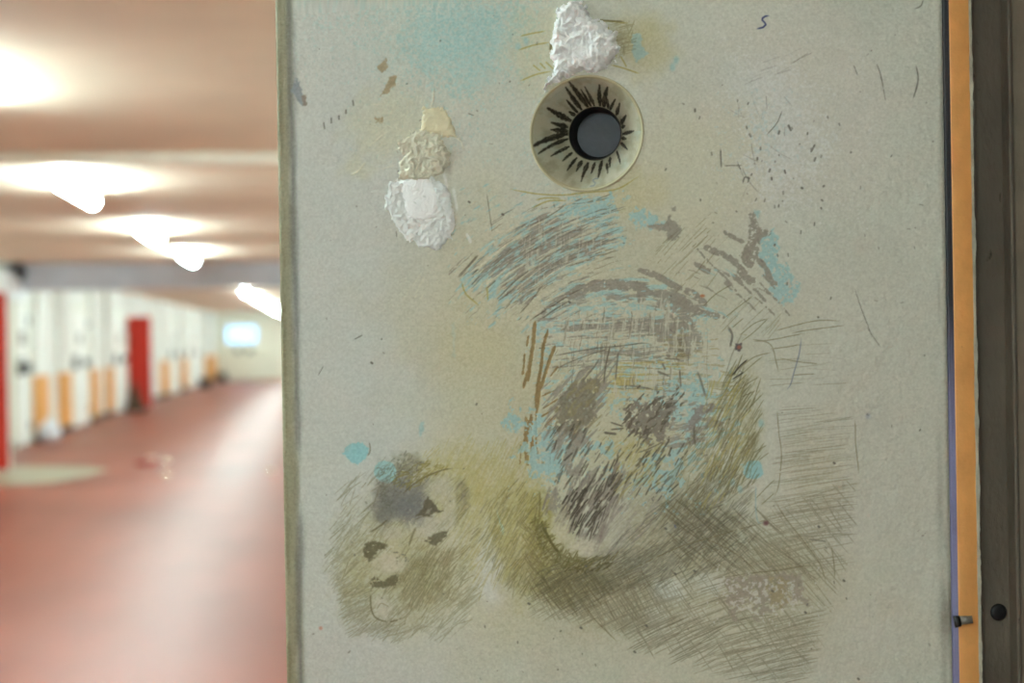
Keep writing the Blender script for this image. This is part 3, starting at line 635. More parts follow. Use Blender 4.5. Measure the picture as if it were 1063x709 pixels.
pn = Pen(); pn.hatch([(480, 470), (540, 450), (560, 500), (550, 580), (500, 620), (470, 560)], 360, 60, (10, 34), 1.1, (.15, .45), .003, 7); pn.hatch([(440, 470), (490, 450), (500, 500), (470, 560)], 120, 58, (8, 26), 1., (.15, .45), .003, 8)
pn.hatch([(730, 400), (770, 380), (780, 480), (730, 540)], 70, 60, (10, 26), 1.2, (.3, .7), .003, 7); pn.hatch([(620, 455), (690, 455), (690, 500), (640, 520)], 90, 50, (8, 20), 1.2, (.2, .6), 0, 8); pn.ink((162, 150, 86))
# wisps leaving the head on the right
pn = Pen()
for p_ in ([(768, 348), (782, 336), (797, 331)], [(770, 354), (786, 342), (798, 330)], [(756, 392), (768, 382), (777, 373)], [(758, 398), (770, 388), (792, 370)], [(762, 400), (776, 388)], [(768, 404), (780, 396), (787, 392)], [(770, 412), (784, 406)], [(776, 430), (784, 412)],
           [(770, 380), (784, 370), (800, 366)], [(782, 470), (792, 464), (796, 462)], [(788, 478), (798, 470)], [(784, 518), (794, 508), (804, 498)], [(790, 524), (804, 512)], [(730, 318), (742, 306), (758, 296)], [(752, 330), (780, 308)], [(760, 340), (772, 330)]):
    pn.line(p_, .9, .6, .3)
pn.ink((88, 80, 48), -.0001)
pn = Pen(); pn.line([(760, 390), (768, 380), (776, 373)], 1.3, .9); pn.line([(760, 394), (772, 386)], 1.4, .8); pn.ink((40, 38, 30))
# great cross-hatched fan at the lower right
fan = [(545, 596), (600, 590), (690, 600), (770, 560), (800, 520), (888, 500), (884, 560), (872, 610), (858, 650), (838, 706), (800, 715), (730, 690), (660, 668), (600, 646), (545, 640)]
ringang = lambda x, y: 31-(x-560)*.065-(580-y)*.012
pn = Pen()
pn.hatch(fan, 220, ringang, (40, 110), .72, (.2, .6), .0012, 2.2, brk=.12)
pn.hatch([(560, 600), (640, 590), (700, 600), (700, 650), (640, 655), (580, 640)], 120, ringang, (30, 80), .75, (.2, .55), .0012, 3)
pn.hatch(fan, 190, lambda x, y: -54+(x-700)*.02, (34, 90), .72, (.25, .65), -.0015, 4, brk=.15)
pn.hatch([(560, 600), (640, 590), (700, 610), (690, 650), (600, 640)], 90, -58, (26, 60), .85, (.25, .6), -.001, 4)
pn.hatch([(690, 520), (790, 530), (860, 600), (800, 610), (700, 580)], 120, -42, (30, 80), .9, (.25, .65), -.003, 5)
pn.hatch([(807, 420), (887, 428), (888, 520), (800, 545)], 95, lambda x, y: 6+(y-430)*.03, (30, 82), .72, (.15, .48), .0012, 2)
pn.hatch([(800, 520), (887, 515), (880, 600), (790, 590)], 70, 7, (26, 80), .75, (.2, .5), .001, 3)
pn.hatch([(760, 640), (850, 640), (840, 712), (740, 700)], 90, 12, (26, 80), .75, (.25, .65), .001, 2.5)
pn.hatch([(640, 640), (760, 640), (740, 700), (650, 670)], 70, 27, (26, 70), .85, (.25, .7), .001, 3)
pn.ink((84, 76, 54), -.0001)
pn = Pen()
for p_ in ([(806, 425), (809, 450), (811, 478), (809, 500), (804, 514)], [(887, 436), (889, 466), (891, 492)], [(560, 596), (574, 614), (584, 630)], [(600, 620), (620, 645), (640, 666)], [(728, 558), (760, 572), (784, 592)], [(770, 556), (790, 578), (800, 592)], [(804, 520), (826, 552), (848, 580), (858, 606)],
           [(740, 600), (790, 594), (846, 586)], [(636, 602), (700, 570), (780, 546), (800, 540)], [(822, 346), (856, 340), (876, 338)], [(804, 344), (840, 334), (872, 333)], [(782, 354), (806, 352), (834, 346)], [(800, 362), (830, 358)], [(808, 372), (850, 378)], [(780, 352), (800, 358), (808, 386)], [(822, 390), (846, 388)], [(863, 565), (867, 600)]):
    pn.line(p_, 1.0, .6, .4, brk=.15)
pn.hatch([(800, 360), (860, 355), (880, 400), (800, 400)], 18, 4, (20, 50), .8, (.12, .35), 0, 5)
pn.hatch([(720, 220), (760, 240), (740, 300), (690, 300), (680, 260)], 34, 47, (16, 44), .8, (.15, .5), 0, 3, brk=.3); pn.hatch([(770, 300), (810, 320), (800, 350), (750, 340)], 16, 47, (16, 44), .8, (.15, .5), 0, 3)
pn.ink((98, 88, 58), -.0001)
pn = Pen(); pn.line([(832, 352), (828, 372), (822, 396), (817, 404)], 1.2, .6); pn.line([(700, 545), (701, 548)], 2, .6); pn.ink((84, 92, 120))
# scraped bar in the fan
patch([(752, 600), (776, 596), (800, 598), (812, 594), (832, 598), (833, 616), (842, 624), (840, 630), (830, 622), (812, 632), (796, 636), (790, 644), (782, 644), (776, 628), (764, 634), (768, 646), (762, 648), (756, 628)], (148, 140, 126), .9, 1.5, 5, 6, 4, holes=.3, gs=5, dh=-.0003)
patch([(796, 598), (818, 600), (820, 626), (800, 630)], (150, 138, 104), .7, 1.5, 5, 6, 2, holes=.42, gs=4)
speckle([(740, 596), (840, 600), (830, 640), (756, 640)], (194, 192, 184), .75, .34, 10, 3.4, 3)
# ---- the lion head, lower left
pn = Pen()
lion = [(350, 510), (390, 480), (440, 480), (480, 500), (500, 560), (490, 620), (450, 660), (390, 665), (355, 640), (338, 590)]
pn.hatch(lion, 520, 48, (8, 26), 1.0, (.15, .5), .002, 9)
pn.hatch([(350, 600), (385, 610), (390, 645), (440, 650), (420, 668), (360, 655)], 170, 30, (8, 30), .9, (.15, .5), .002, 8)
pn.hatch([(345, 540), (380, 545), (380, 600), (345, 610)], 120, 44, (8, 24), .9, (.12, .4), .002, 8)
pn.hatch([(415, 590), (450, 570), (470, 570), (470, 620), (420, 635)], 210, 58, (10, 30), 1.0, (.25, .6), .003, 8)
pn.hatch([(430, 640), (500, 600), (490, 650), (450, 665)], 80, 40, (10, 36), .9, (.12, .4), 0, 6)
pn.ink((98, 90, 58), -.0001)
for a_ in ((405, 585, 20, 13, (190, 184, 164), .8), (396, 630, 12, 14, (188, 184, 168), .85), (442, 545, 22, 14, (178, 176, 162), .6), (458, 505, 18, 14, (182, 180, 166), .7), (408, 553, 16, 8, (180, 176, 160), .6), (466, 530, 9, 24, (184, 182, 166), .6)):
    blob(*a_, seed=int(a_[0]) % 10, ns=8, rag=.6)
patch([(386, 528), (396, 512), (412, 500), (428, 500), (446, 494), (444, 506), (436, 518), (432, 532), (440, 542), (424, 546), (408, 540), (394, 546)], (116, 116, 112), .62, 6, 6, 8, 3, holes=.2)
blob(424, 530, 18, 12, (112, 112, 112), .6, 3, 8, .6, fine=3.); blob(402, 528, 12, 14, (108, 106, 96), .5, 4, 8, .6, fine=2.5); blob(398, 504, 12, 10, (124, 122, 108), .5, 5, 8, .6, fine=2.5)
DK = (92, 86, 66)
patch([(444, 515), (449, 521), (454, 528), (461, 531), (451, 532), (446, 537), (438, 535), (431, 536), (438, 528)], DK, .92, 1, 1.2, 4, 2)
patch([(443, 529), (448, 528), (446, 533), (441, 533)], (140, 136, 122), .8, .8, 1)
patch([(441, 562), (446, 556), (456, 553), (465, 549), (463, 558), (454, 566), (446, 566)], (94, 88, 66), .78, 1.2, 2, 4, 6, holes=.08)
patch([(378, 564), (386, 561), (396, 563), (403, 566), (394, 571), (388, 579), (382, 584), (378, 576)], (88, 82, 56), .82, 1.2, 2, 4, 1, holes=.1)
patch([(384, 603), (388, 598), (396, 604), (404, 600), (412, 596), (416, 600), (410, 608), (400, 610), (388, 609), (385, 614)], (88, 82, 56), .8, 1.4, 3, 4, 7, holes=.14)
pn = Pen(); pn.line([(385, 610), (384, 622), (386, 634), (391, 642), (402, 645), (412, 643), (420, 640)], 1.6, .6, .6, brk=.3); pn.line([(391, 632), (396, 626), (404, 630)], 1, .4); pn.line([(424, 567), (428, 556), (432, 548)], 2.4, .5); pn.line([(384, 552), (394, 546), (402, 540)], 1.8, .6)
pn.line([(430, 540), (440, 536), (450, 536)], 1, .5); pn.line([(418, 512), (430, 502), (444, 494), (460, 488), (470, 486)], 1.6, .6); pn.ink((84, 76, 46), -.0001)
pn = Pen(); pn.hatch([(405, 495), (440, 478), (465, 485), (420, 512)], 90, 40, (4, 10), 1.3, (.3, .7), 0, 20); pn.ink((120, 110, 44))
pn = Pen(); pn.hatch([(405, 572), (420, 572), (425, 585), (410, 585)], 16, 0, (1, 2), 1.5, (.5, .8)); pn.hatch([(385, 490), (420, 470), (440, 480), (400, 530)], 160, 40, (2, 6), 1.3, (.2, .6), 0, 40); pn.ink((92, 90, 78))
# ---- strokes round the spyhole, letters, specks
pn = Pen()
for p_ in ([(538, 52), (552, 48), (570, 44)], [(540, 84), (556, 78), (572, 74)], [(554, 68), (561, 74)], [(560, 66), (566, 72)], [(566, 64), (574, 72)], [(540, 38), (566, 32)], [(634, 68), (650, 72), (664, 76)], [(644, 58), (650, 70)], [(620, 22), (640, 23), (652, 24)], [(630, 26), (640, 60)], [(556, 208), (566, 206), (582, 206)],
           [(530, 196), (560, 202), (600, 201), (640, 196), (662, 184)], [(552, 216), (570, 209), (588, 208)], [(480, 294), (484, 306), (496, 316)], [(505, 298), (506, 312)]):
    pn.line(p_, 1.5, .7, .5)
pn.ink((150, 138, 66), .0001)
pn = Pen(); pn.hatch([(636, 24), (656, 24), (660, 50), (640, 60)], 60, 8, (6, 20), .8, (.2, .5), 0, 8); pn.hatch([(636, 24), (656, 24), (660, 50), (640, 60)], 20, 80, (6, 16), .8, (.2, .5), 0, 8); pn.line([(618, 20), (634, 22), (648, 23)], 2, .7); pn.line([(572, 44), (571, 52)], 2.6, .8); pn.line([(637, 42), (638, 50)], 4, .5); pn.ink((96, 88, 50))
pn = Pen(); pn.line([(798, 16.5), (794, 17), (791, 19.5), (792, 22), (795, 24.5), (793, 28), (786, 30)], 1.8, .95, 0); pn.ink((44, 52, 96))
pn = Pen()
for p_, w_ in (([(910, 66), (914, 78), (917, 92)], 1.2), ([(917, 92), (919, 104)], .8), ([(951, 68), (953, 80), (951, 92), (948, 102)], 1.4), ([(958, 0), (956, 6), (950, 9)], 1.2), ([(748, 155), (749, 174)], 1.6), ([(752, 172), (770, 172)], 1.), ([(766, 170), (769, 176)], 1.4),
               ([(771, 190), (773, 184), (777, 186), (776, 190)], 1.6), ([(818, 130), (821, 136)], 2.4), ([(886, 68), (890, 78)], 1), ([(336, 127), (337, 134)], 1.4), ([(352, 120), (352, 124)], 2), ([(359, 114), (359, 118)], 1.8), ([(366, 104), (367, 110)], 1.6), ([(344, 122), (344, 128)], 1.4), ([(411, 240), (412, 246)], 1),
               ([(812, 115), (806, 128), (796, 140)], 1), ([(368, 352), (376, 348)], 1.2), ([(330, 390), (336, 380)], .8), ([(486, 118), (492, 120)], 1), ([(505, 200), (511, 240)], .8), ([(840, 560), (858, 562)], 1), ([(887, 300), (905, 350)], .8), ([(900, 340), (914, 360)], .8), ([(756, 340), (760, 348), (758, 360)], 2.4), ([(846, 150), (842, 158)], 2)):
    pn.line(p_, w_, .75, .2)
pn.hatch([(760, 100), (830, 100), (820, 180), (770, 200)], 16, 100, (10, 34), .9, (.12, .4), .01, 30)
pn.hatch([(770, 70), (840, 40), (830, 70), (780, 90)], 10, 22, (14, 30), .9, (.15, .4), .004, 6)
for k_ in range(170):
    cx, cy = RNG.uniform(310, 970), RNG.uniform(-10, 715); pn.line([(cx, cy), (cx+RNG.randn()*1.5, cy+RNG.uniform(0, 3))], RNG.uniform(.8, 1.9), RNG.uniform(.3, .8), 0)
for cx, cy in ((420, 3), (385, 376), (486, 209), (521, 222), (590, 313), (607, 587), (548, 626), (602, 651), (690, 548), (865, 480), (720, 592), (801, 613), (875, 602), (849, 546), (835, 635), (776, 184), (900, 430), (700, 595), (890, 704), (658, 676), (670, 649)):
    pn.line([(cx, cy), (cx+2, cy+1.5)], 2.2, .85, 0)
for k_ in range(50):
    cx, cy = 800+RNG.randn()*40, 170+RNG.randn()*45; pn.line([(cx, cy), (cx+RNG.randn(), cy+RNG.uniform(1, 4))], RNG.uniform(1, 2.4), RNG.uniform(.4, .8), 0)
pn.ink((92, 88, 80), -.0003)
for p_ in ([(403, 82), (411, 78), (411, 88), (404, 96), (397, 100), (400, 92)], [(392, 70), (400, 62), (404, 66), (396, 76)], [(388, 124), (396, 122), (398, 128), (390, 128)]): patch(p_, (146, 128, 96), .8, 1, 3, 5, 3, dh=-.0003)
patch([(763, 357), (769, 356), (771, 361), (768, 365), (763, 364)], (92, 84, 84), .95, .8, 1); blob(767, 360.5, 2.6, 2.4, (150, 92, 72), .9, 1, 5, .3); blob(729, 307, 3, 2, (170, 98, 60), .8, 1, 5, .3); blob(795, 543, 3.4, 3, (100, 64, 66), .9, 1, 5, .3); blob(333, 652, 2.5, 2.5, (176, 110, 90), .7, 1, 5, .3); blob(901, 432, 3.5, 3.5, (160, 164, 172), .7, 1, 5, .3)
pn = Pen(); pn.line([(784, 504), (785, 530), (787, 542), (792, 542)], 1.4, .6); pn.ink((136, 166, 170))
# white smears beside the fillers
pn = Pen(); pn.line([(460, 178), (464, 196)], 3, .6); pn.line([(470, 196), (475, 218)], 3, .6); pn.line([(484, 243), (489, 252)], 3, .7); pn.ink((214, 216, 214), .0002)
pn = Pen(); pn.line([(446, 118), (449, 104), (450, 92)], 1.6, .7); pn.line([(466, 138), (478, 146), (481, 156)], 1.6, .6); pn.line([(364, 182), (372, 178), (380, 168)], 2, .6); pn.line([(396, 176), (410, 172)], 1.4, .4); pn.ink((206, 202, 178), .0006)
# ridges in the old paint at the upper left
pn = Pen(); pn.hatch([(370, 90), (440, 100), (440, 160), (380, 160)], 40, 20, (8, 30), 1.4, (.3, .7), .01, 30); pn.hatch([(420, 280), (440, 280), (440, 310), (420, 310)], 6, 60, (8, 20), 1.2, (.3, .7)); pn.ink((196, 194, 172), .0003)
# roller stipple and faint waves over everything
C += ((fbm(gx, gy, 1.7, 11, 2)-.5)*22)[..., None]
Hh += (fbm(gx, gy, 4.2, 3, 3)-.5)*.0009+(fbm(gx, gy, 26, 9, 2)-.5)*.0012
np.clip(C, 8, 245, C)

def sample(A, X, Y):
    x = np.clip((X-X0)*S-.5, 0, CW-1.001); y = np.clip((Y-Y0)*S-.5, 0, CH-1.001); i = x.astype(int); j = y.astype(int); fx = x-i; fy = y-j
    if A.ndim == 3: fx = fx[:, None]; fy = fy[:, None]
    return (A[j, i]*(1-fx)+A[j, i+1]*fx)*(1-fy)+(A[j+1, i]*(1-fx)+A[j+1, i+1]*fx)*fy

# ---------------- spyhole geometry in door coordinates
hc = px2door(608.5, 138.5); HR = .0668
ic_depth = .050
icd = px2door(618, 138.8, ic_depth); IR = .0318
dk = px2door(622, 140, .074); DR = .0272

# ---------------- door leaf: a fine relief sheet in front, plain steel at sides and back
vlo, vhi = px2door(640, 722)[1], px2door(640, -12)[1]
us = np.linspace(0, DOOR_W, 1000)
vs = np.r_[np.linspace(.012, vlo, 40)[:-1], np.linspace(vlo, vhi, 1060), np.linspace(vhi, DOOR_H, 20)[1:]]
NU, NV = len(us), len(vs)
U, V = np.meshgrid(us, vs); U = U.ravel(); V = V.ravel()
PX, PY = door2px(U, V)
cs = sample(C, PX, PY); hgt = sample(Hh, PX, PY)
# plain worn paint above and below the drawn area
away = sstep(0, 14, np.maximum(Y0+2-PY, PY-(Y1-2)))[:, None]
plain = np.array((186, 188, 176))+((fbm(U*300+900, V*300+900, 6, 4)-.5)*16)[:, None]
edge_ = (.75*sstep(.024, .010, U))[:, None]; plain = plain*(1-edge_)+np.array((134, 128, 100))*edge_
colr = lin(cs*(1-away)+plain*away)
rd = .005; e = np.minimum(U, DOOR_W-U); rnd = np.where(e < rd, rd-np.sqrt(np.maximum(0, rd*rd-(rd-e)**2)), 0)
Yf = rnd*.55-hgt
rr = np.hypot(U-hc[0], V-hc[1])
co_ = np.c_[U, Yf, V]
idx = np.arange(NU*NV).reshape(NV, NU)
quads = np.c_[idx[:-1, :-1].ravel(), idx[:-1, 1:].ravel(), idx[1:, 1:].ravel(), idx[1:, :-1].ravel()]
quads = quads[(rr[quads] > HR-.0005).all(1)]
# sides and back share the sheet's border
bco = []; base = NU*NV
bco = [(0, DOOR_T, .012), (DOOR_W, DOOR_T, .012), (DOOR_W, DOOR_T, DOOR_H), (0, DOOR_T, DOOR_H)]
co_ = np.r_[co_, np.array(bco)]
colr = np.r_[colr, np.tile(lin((150, 146, 128)), (4, 1))]
polys = [list(idx[0, :])+[base+1, base], list(idx[-1, ::-1])+[base+3, base+2], list(idx[::-1, 0])+[base, base+3], list(idx[:, -1])+[base+2, base+1]]
me = bpy.data.meshes.new('leaf')
nl = quads.size+sum(map(len, polys)); nf = len(quads)+len(polys)
me.vertices.add(len(co_)); me.vertices.foreach_set('co', co_.astype(np.float32).ravel())
me.loops.add(nl); me.loops.foreach_set('vertex_index', np.r_[quads.ravel(), np.concatenate([np.array(p) for p in polys])].astype(np.int32))
me.polygons.add(nf)
tot = np.r_[np.full(len(quads), 4), [len(p) for p in polys]].astype(np.int32)
me.polygons.foreach_set('loop_start', np.r_[0, np.cumsum(tot)[:-1]].astype(np.int32))
me.polygons.foreach_set('use_smooth', np.r_[np.ones(len(quads), bool), np.zeros(len(polys), bool)])
me.update(calc_edges=True); me.validate()
at = me.color_attributes.new('paint', 'FLOAT_COLOR', 'POINT')
at.data.foreach_set('color', np.c_[colr, np.ones(len(colr))].astype(np.float32).ravel())
def attr_mat(name, rough=.62, bump=.25):
    m = bpy.data.materials.new(name); m.use_nodes = True; n = m.node_tree.nodes; l = m.node_tree.links; b = n['Principled BSDF']
    a = n.new('ShaderNodeAttribute'); a.attribute_name = 'paint'
    tc = n.new('ShaderNodeTexCoord'); g = n.new('ShaderNodeTexNoise'); g.inputs['Scale'].default_value = 420; g.inputs['Detail'].default_value = 3
    l.new(tc.outputs['Object'], g.inputs['Vector'])
    r = n.new('ShaderNodeMapRange'); r.inputs['To Min'].default_value = .93; r.inputs['To Max'].default_value = 1.07; l.new(g.outputs[0], r.inputs['Value'])
    mx = n.new('ShaderNodeMix'); mx.data_type = 'RGBA'; mx.blend_type = 'MULTIPLY'; mx.inputs['Factor'].default_value = 1
    l.new(a.outputs['Color'], mx.inputs['A']); l.new(r.outputs[0], mx.inputs['B']); l.new(mx.outputs['Result'], b.inputs['Base Color'])
    b.inputs['Roughness'].default_value = rough; b.inputs['Specular IOR Level'].default_value = .35
    bp = n.new('ShaderNodeBump'); bp.inputs['Strength'].default_value = bump; bp.inputs['Distance'].default_value = .0015; l.new(g.outputs[0], bp.inputs['Height']); l.new(bp.outputs[0], b.inputs['Normal'])
    MATS[name] = m; return m
me.materials.append(attr_mat('drawn_paint'))
leaf = bpy.data.objects.new('leaf', me); col.objects.link(leaf); leaf.parent = door
boxobj('back_plate', (.004, DOOR_T-.001, .016), (DOOR_W-.004, DOOR_T+.006, DOOR_H-.004), 'door_red', door, .002)

# spyhole: cone, brush strokes round it, dark tube and grey shutter
def spyhole():
    NT, NS = 360, 90
    th = np.linspace(0, 2*math.pi, NT, endpoint=False)
    prof = [(HR+.0022, .0), (HR+.0016, -.0012), (HR+.0004, -.0014), (HR-.001, -.0004)]
    ss = np.linspace(0, 1, NS)
    T, Q = np.meshgrid(th, ss)
    cx = hc[0]+(icd[0]-hc[0])*Q; cz = hc[1]+(icd[1]-hc[1])*Q
    R = (HR-.001)+(IR-HR+.001)*Q
    dep = ic_depth*(Q**1.15)
    x = cx+R*np.cos(T); z = cz+R*np.sin(T); y = dep+(fbm(T*20, Q*26, 3, 2)-.5)*.0012
    cc = np.empty((NS, NT, 3)); cc[:] = (184, 182, 164)
    n1 = fbm(np.cos(T)*30+90+Q*10, np.sin(T)*30+90, 12, 3)[..., None]
    cc = cc*(1-.45*n1)+np.array((158, 154, 126))*.45*n1
    n2 = sstep(.4, .8, fbm(T*26, Q*14+T*3, 5, 6))[..., None]; cc = cc*(1-.35*n2)+np.array((110, 104, 76))*.35*n2
    n3 = sstep(.5, .85, fbm(T*16+7, Q*20, 6, 9))[..., None]; cc = cc*(1-.4*n3)+np.array((158, 182, 176))*.4*n3
    # black lashes: angle (deg, anticlockwise from right), inner s, outer s, bend, width
    for a, s0, s1, bend, w in ((90, 0, .55, 4, .05), (78, 0, .62, -3, .065), (70, 0, .62, -5, .085), (55, 0, .42, -4, .06), (38, 0, .42, 5, .075), (18, 0, .36, 6, .09), (-4, .02, .52, 4, .06), (-22, .02, .42, -4, .05), (-40, .05, .5, -6, .045),
                               (-58, .04, .36, -4, .05), (-76, .02, .52, -3, .06), (-90, .04, .38, 0, .05), (-103, .06, .6, 4, .06), (-116, .06, .38, 4, .06), (-128, .06, .46, 5, .05), (-142, .05, .36, 4, .05), (-156, .03, .5, 4, .055), (-172, 0, .72, 12, .06), (178, 0, .86, 14, .08), (164, .02, .42, -2, .08),
                               (150, 0, .62, -4, .09), (128, 0, .42, -4, .06), (118, 0, .68, -4, .065), (104, 0, .78, 4, .075), (97, .0, .5, 3, .05), (10, .0, .2, 0, .07), (60, 0, .3, 3, .06), (-12, 0, .25, 0, .06), (172, 0, .4, 0, .09), (136, 0, .2, 0, .08), (-66, .2, .5, 0, .04)):
        q = 1-Q; s0 = s0+.045; s1 = s1*1.3; t = np.clip((q-s0)/(s1-s0), 0, 1)
        da = (np.degrees(T)-(a+bend*t)+180) % 360-180
        wd = np.degrees(w)*(.55+.7*sstep(0, .3, t))*(1.05-.92*t)*(.8+.5*vn(Q*22, T*0+a, 4))
        m = sstep(wd+.9, wd-.9, np.abs(da))*sstep(s0-.02, s0+.02, q)*sstep(s1+.02, s1-.03, q)*(.72+.28*(fbm(T*60, Q*20, 2, 7) > .42))
        cc = cc*(1-m[..., None])+np.array((40, 36, 26))*m[..., None]
    sp = [px2door(a, b, .006) for a, b in ((619.5, 185), (616.5, 184.5), (614.5, 186.5), (616, 188.5), (618, 190), (617, 193), (613.5, 193.5))]
    ds = np.full(x.shape, 1e9)
    for (ax, az), (bx, bz) in zip(sp, sp[1:]):
        t = np.clip(((x-ax)*(bx-ax)+(z-az)*(bz-az))/((bx-ax)**2+(bz-az)**2), 0, 1); ds = np.minimum(ds, np.hypot(x-ax-(bx-ax)*t, z-az-(bz-az)*t))
    m = .75*sstep(.0014, .0004, ds)[..., None]; cc = cc*(1-m)+np.array((128, 138, 146))*m
    rim = np.exp(-((Q-.015)/.015)**2)[..., None]*.5; cc = cc*(1-rim)+np.array((168, 160, 116))*rim
    inn = sstep(.96, .995, Q)[..., None]; cc = cc*(1-inn)+np.array((46, 42, 32))*inn
    P = [np.c_[hc[0]+r*np.cos(th), np.full(NT, y_), hc[1]+r*np.sin(th)] for r, y_ in prof]
    co = np.r_[np.concatenate(P), np.c_[x.ravel(), y.ravel(), z.ravel()]]
    cl = np.r_[np.tile((180, 174, 144), (NT*len(P), 1)), cc.reshape(-1, 3)]
    rows = NS+len(P); ix = np.arange(rows*NT).reshape(rows, NT); nx = np.roll(ix, -1, 1)
    f = np.c_[ix[:-1].ravel(), nx[:-1].ravel(), nx[1:].ravel(), ix[1:].ravel()]
    me = bpy.data.meshes.new('spyhole_cone'); me.from_pydata(co.tolist(), [], f.tolist()); me.polygons.foreach_set('use_smooth', [True]*len(me.polygons))
    a = me.color_attributes.new('paint', 'FLOAT_COLOR', 'POINT'); a.data.foreach_set('color', np.c_[lin(cl), np.ones(len(cl))].astype(np.float32).ravel())
    me.materials.append(MATS['drawn_paint'])
    o = bpy.data.objects.new('spyhole_cone', me); col.objects.link(o); o.parent = door
    o['label'] = 'white cone round the peephole with black painted lashes'
    bm = bmesh.new(); n = 64                       # tube narrowing to the shutter ring
    st = [(icd, IR+.0005, ic_depth-.001), (icd, IR-.0015, ic_depth+.004), (((icd[0]+dk[0])/2, (icd[1]+dk[1])/2), (IR+DR)/2+.002, .064), (dk, DR, .0735)]
    rg = [[bm.verts.new((c[0]+r*math.cos(2*math.pi*i/n), d, c[1]+r*math.sin(2*math.pi*i/n))) for i in range(n)] for c, r, d in st]
    for A, B in zip(rg, rg[1:]):
        for i in range(n): bm.faces.new((A[i], A[(i+1) % n], B[(i+1) % n], B[i]))
    t = obj('spyhole_tube', bm, 'tube_dark', o, True)
    bm = bmesh.new(); cyl(bm, (dk[0], .0732, dk[1]), (dk[0], .079, dk[1]), DR+.001, seg=48); obj('shutter', bm, 'shutter_grey', o)
spyhole()

# filler lumps pressed onto the face
def filler(name, pts, thick, rough, material, seed, label, ns=9., edge=5., shape=None, parent=door, base=0., edgew=1.):
    p = np.asarray(pts, float); x0, y0 = p.min(0)-3; x1, y1 = p.max(0)+3; st = .8
    X, Y = np.meshgrid(np.arange(x0, x1, st), np.arange(y0, y1, st))
    wx = X+(fbm(X+400, Y+400, 5, seed)-.5)*11*edgew; wy_ = Y+(fbm(X+400, Y+400, 5, seed+2)-.5)*11*edgew
    d = pdist(pts, wx, wy_)
    n = fbm(X+300, Y+300, ns, seed, 5)
    n = n+.55*rough*(fbm(X+700, Y+200, 3.0, seed+8, 3)-.5)
    rdg = 1-np.abs(2*fbm(X+100, Y+500, ns*1.3, seed+5, 3)-1)*2
    h = np.where(d > 0, thick*(1-np.exp(-np.maximum(d, 0)/edge)), 0)*(1-rough+rough*2*n)+np.where(d > 0, rdg*thick*rough*.35, 0)*np.clip(d/3, 0, 1)
    if shape is not None: h = h*shape(X, Y)
    h = h+base-(d < .6)*.0012
    vert = {}; bm = bmesh.new(); ny, nx = X.shape
    # exact positions on the door plane
    uu = np.empty_like(X); vv = np.empty_like(X)
    a_ = np.array([px2door(x0, y0), px2door(x1, y0), px2door(x0, y1), px2door(x1, y1)])
    fx = (X-x0)/(x1-x0); fy = (Y-y0)/(y1-y0)
    uu = (a_[0, 0]*(1-fx)+a_[1, 0]*fx)*(1-fy)+(a_[2, 0]*(1-fx)+a_[3, 0]*fx)*fy
    vv = (a_[0, 1]*(1-fx)+a_[1, 1]*fx)*(1-fy)+(a_[2, 1]*(1-fx)+a_[3, 1]*fx)*fy
    def V_(j, i):
        k = (j, i)
        if k not in vert: vert[k] = bm.verts.new((uu[j, i], -h[j, i], vv[j, i]))
        return vert[k]
    for j in range(ny-1):
        for i in range(nx-1):
            if d[j:j+2, i:i+2].max() > 0: bm.faces.new((V_(j+1, i), V_(j+1, i+1), V_(j, i+1), V_(j, i)))
    me = bpy.data.meshes.new(name); bm.to_mesh(me); bm.free(); me.materials.append(MATS[material])
    me.polygons.foreach_set('use_smooth', [True]*len(me.polygons))
    o = bpy.data.objects.new(name, me); col.objects.link(o); o.parent = parent; o['label'] = label
    return o
filler('plaster_lump', [(576, 78), (572, 60), (573, 42), (575, 26), (580, 10), (588, 1), (602, 0), (611, 8), (612, 18), (626, 22), (639, 32), (643, 48), (637, 66), (622, 75), (606, 72), (592, 80), (574, 88), (561, 95), (568, 84)], .011, .75, 'plaster_white', 3, 'rough white plaster lump above the spyhole', 10, 5)
filler('white_patch', [(406, 190), (418, 183), (450, 182), (460, 192), (470, 206), (474, 232), (468, 250), (455, 260), (440, 258), (424, 250), (410, 236), (404, 224), (398, 208)], .0020, .95, 'paint_thin_white', 6, 'thin wrinkled white paint patch', 7, 3)
filler('smooth_patch', [(418, 188), (432, 183), (446, 185), (456, 198), (457, 214), (452, 226), (440, 230), (424, 228), (420, 214), (416, 200)], .0022, .12, 'plaster_white', 9, 'smooth white disc in the patch', 16, 2.5, base=.0012, edgew=.4)
filler('cream_filler', [(412, 148), (428, 136), (448, 135), (460, 144), (468, 158), (466, 172), (453, 186), (436, 188), (414, 186), (414, 168), (420, 160), (412, 158)], .0035, .95, 'plaster_cream', 4, 'wrinkled cream filler above the white patch', 7, 3)
filler('glue_blob', [(434, 126), (440, 113), (452, 109), (464, 114), (471, 128), (479, 144), (462, 143), (450, 140), (438, 139)], .0024, .3, 'glue_yellow', 8, 'yellowed dried drip at the top of the filler', 10, 4)

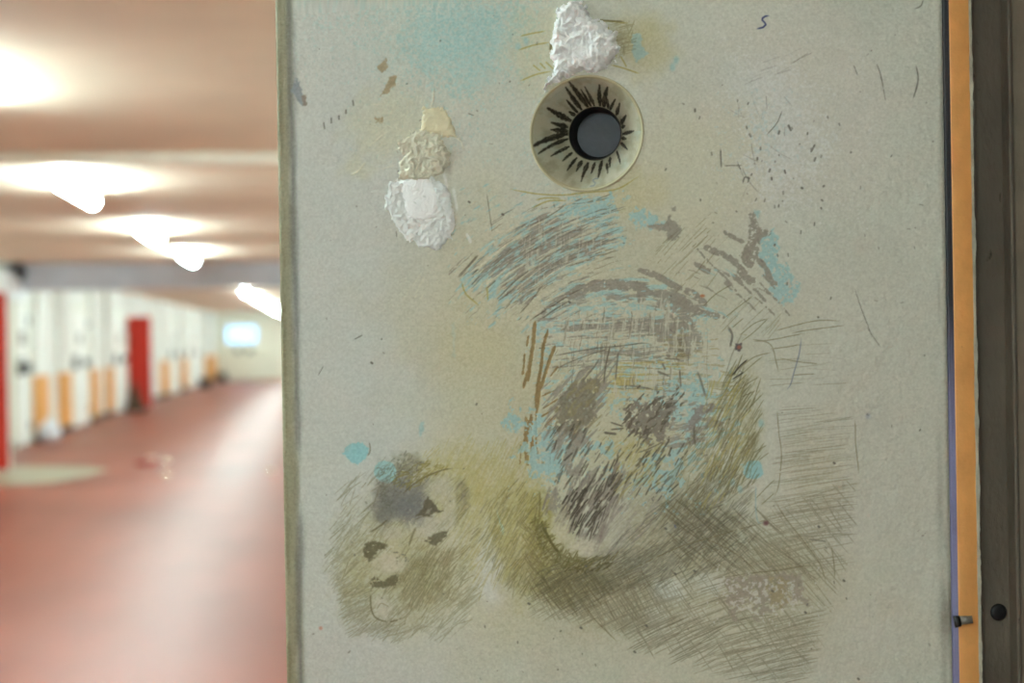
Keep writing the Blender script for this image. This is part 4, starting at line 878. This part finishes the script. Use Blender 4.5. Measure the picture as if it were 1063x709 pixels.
# ------------------------------------------------------------------ door jamb at the hinge side
jamb = empty('trim_20', (XR, 1.5, 0))
def jx(px, y): return on_plane(px, 354, 1, y).x-XR
tag(jamb, 'door jamb with a chipped orange post and dark rusty steel rebate', 'door jamb', kind='structure')
JY = 0.
a0, a1 = jx(989.5, 1.5), jx(1012.5, 1.5)
bm = bmesh.new(); box(bm, (a0, 0, 0), (a1, .014, 2.06), .0028, 3); obj('orange_post', bm, 'orange_paint', jamb, True)
g0 = jx(984, 1.5)
boxobj('gap_strip', (g0, .0006, 0), (a0+.0032, .0045, 2.06), 'gap_shade_paint', jamb, .002)
b0, b1 = jx(1011, 1.52), jx(1052, 1.52)
boxobj('steel_rebate', (b0, .013, 0), (b1+.003, .14, 2.06), 'rebate_steel', jamb, .002)
boxobj('rebate_lip', (jx(1049, 1.5), -.005, 0), (jx(1054, 1.5), .14, 2.06), 'rebate_steel', jamb, .002)
boxobj('inner_reveal', (jx(1054, 1.5), .0, 0), (.25, .14, 2.06), 'reveal_paint', jamb, .003)
# ragged pale edge where paint has chipped off the post
bm = bmesh.new(); rs = random.Random(4); zs = np.linspace(.9, 2.05, 340); L_, R_ = [], []
for z in zs:
    wv = .0005+.0026*max(0, vn(np.array([z*60.]), np.array([2.]), 3)[0]*.6+vn(np.array([z*190.]), np.array([7.]), 5)[0]*.4-.36)*2.+(.0004 if z < 1.5 else 0)
    L_.append((a1-.0015-wv*.3, z)); R_.append((a1+.0003+wv*.6, z))
fr = [[bm.verts.new((x, -.0012, z)) for x, z in L_], [bm.verts.new((x, -.0012, z)) for x, z in R_], [bm.verts.new((x, .012, z)) for x, z in R_], [bm.verts.new((x, .012, z)) for x, z in L_]]
for k_ in range(4):
    A, B = fr[k_], fr[(k_+1) % 4]
    for i in range(len(zs)-1): bm.faces.new((A[i], B[i], B[i+1], A[i+1]))
bm.faces.new([fr[k_][0] for k_ in range(4)]); bm.faces.new([fr[k_][-1] for k_ in range(4)])
obj('chipped_edge', bm, 'chipped_edge', jamb)
pz = on_plane(998, 645, 1, 1.49).z
bm = bmesh.new(); cyl(bm, (jx(990, 1.49), -.006, pz), (jx(1004, 1.49), -.012, pz+.002), .0052, .0042, 16); obj('stop_pin', bm, 'pin_steel', jamb, True)
bm = bmesh.new(); cyl(bm, (jx(987.5, 1.49), -.006, pz-.001), (jx(993, 1.49), -.008, pz), .0066, .006, 16); obj('pin_collar', bm, 'tube_dark', jamb, True)
hz = on_plane(1033, 634, 1, 1.52); hx = hz.x-XR
bm = bmesh.new(); lathe(bm, [(.0095, 0), (.0095, .003), (.007, .004), (.003, .0042)], 20)
bmesh.ops.rotate(bm, verts=bm.verts, matrix=Matrix.Rotation(math.pi/2, 3, 'X'))
for v in bm.verts: v.co += Vector((hx, .014, hz.z))
obj('bolt_socket', bm, 'black_iron', jamb, True)
# head of the doorway
boxobj('head_piece', (a0, 0, 2.06), (.25, .12, 2.12), 'orange_paint', jamb, .004)
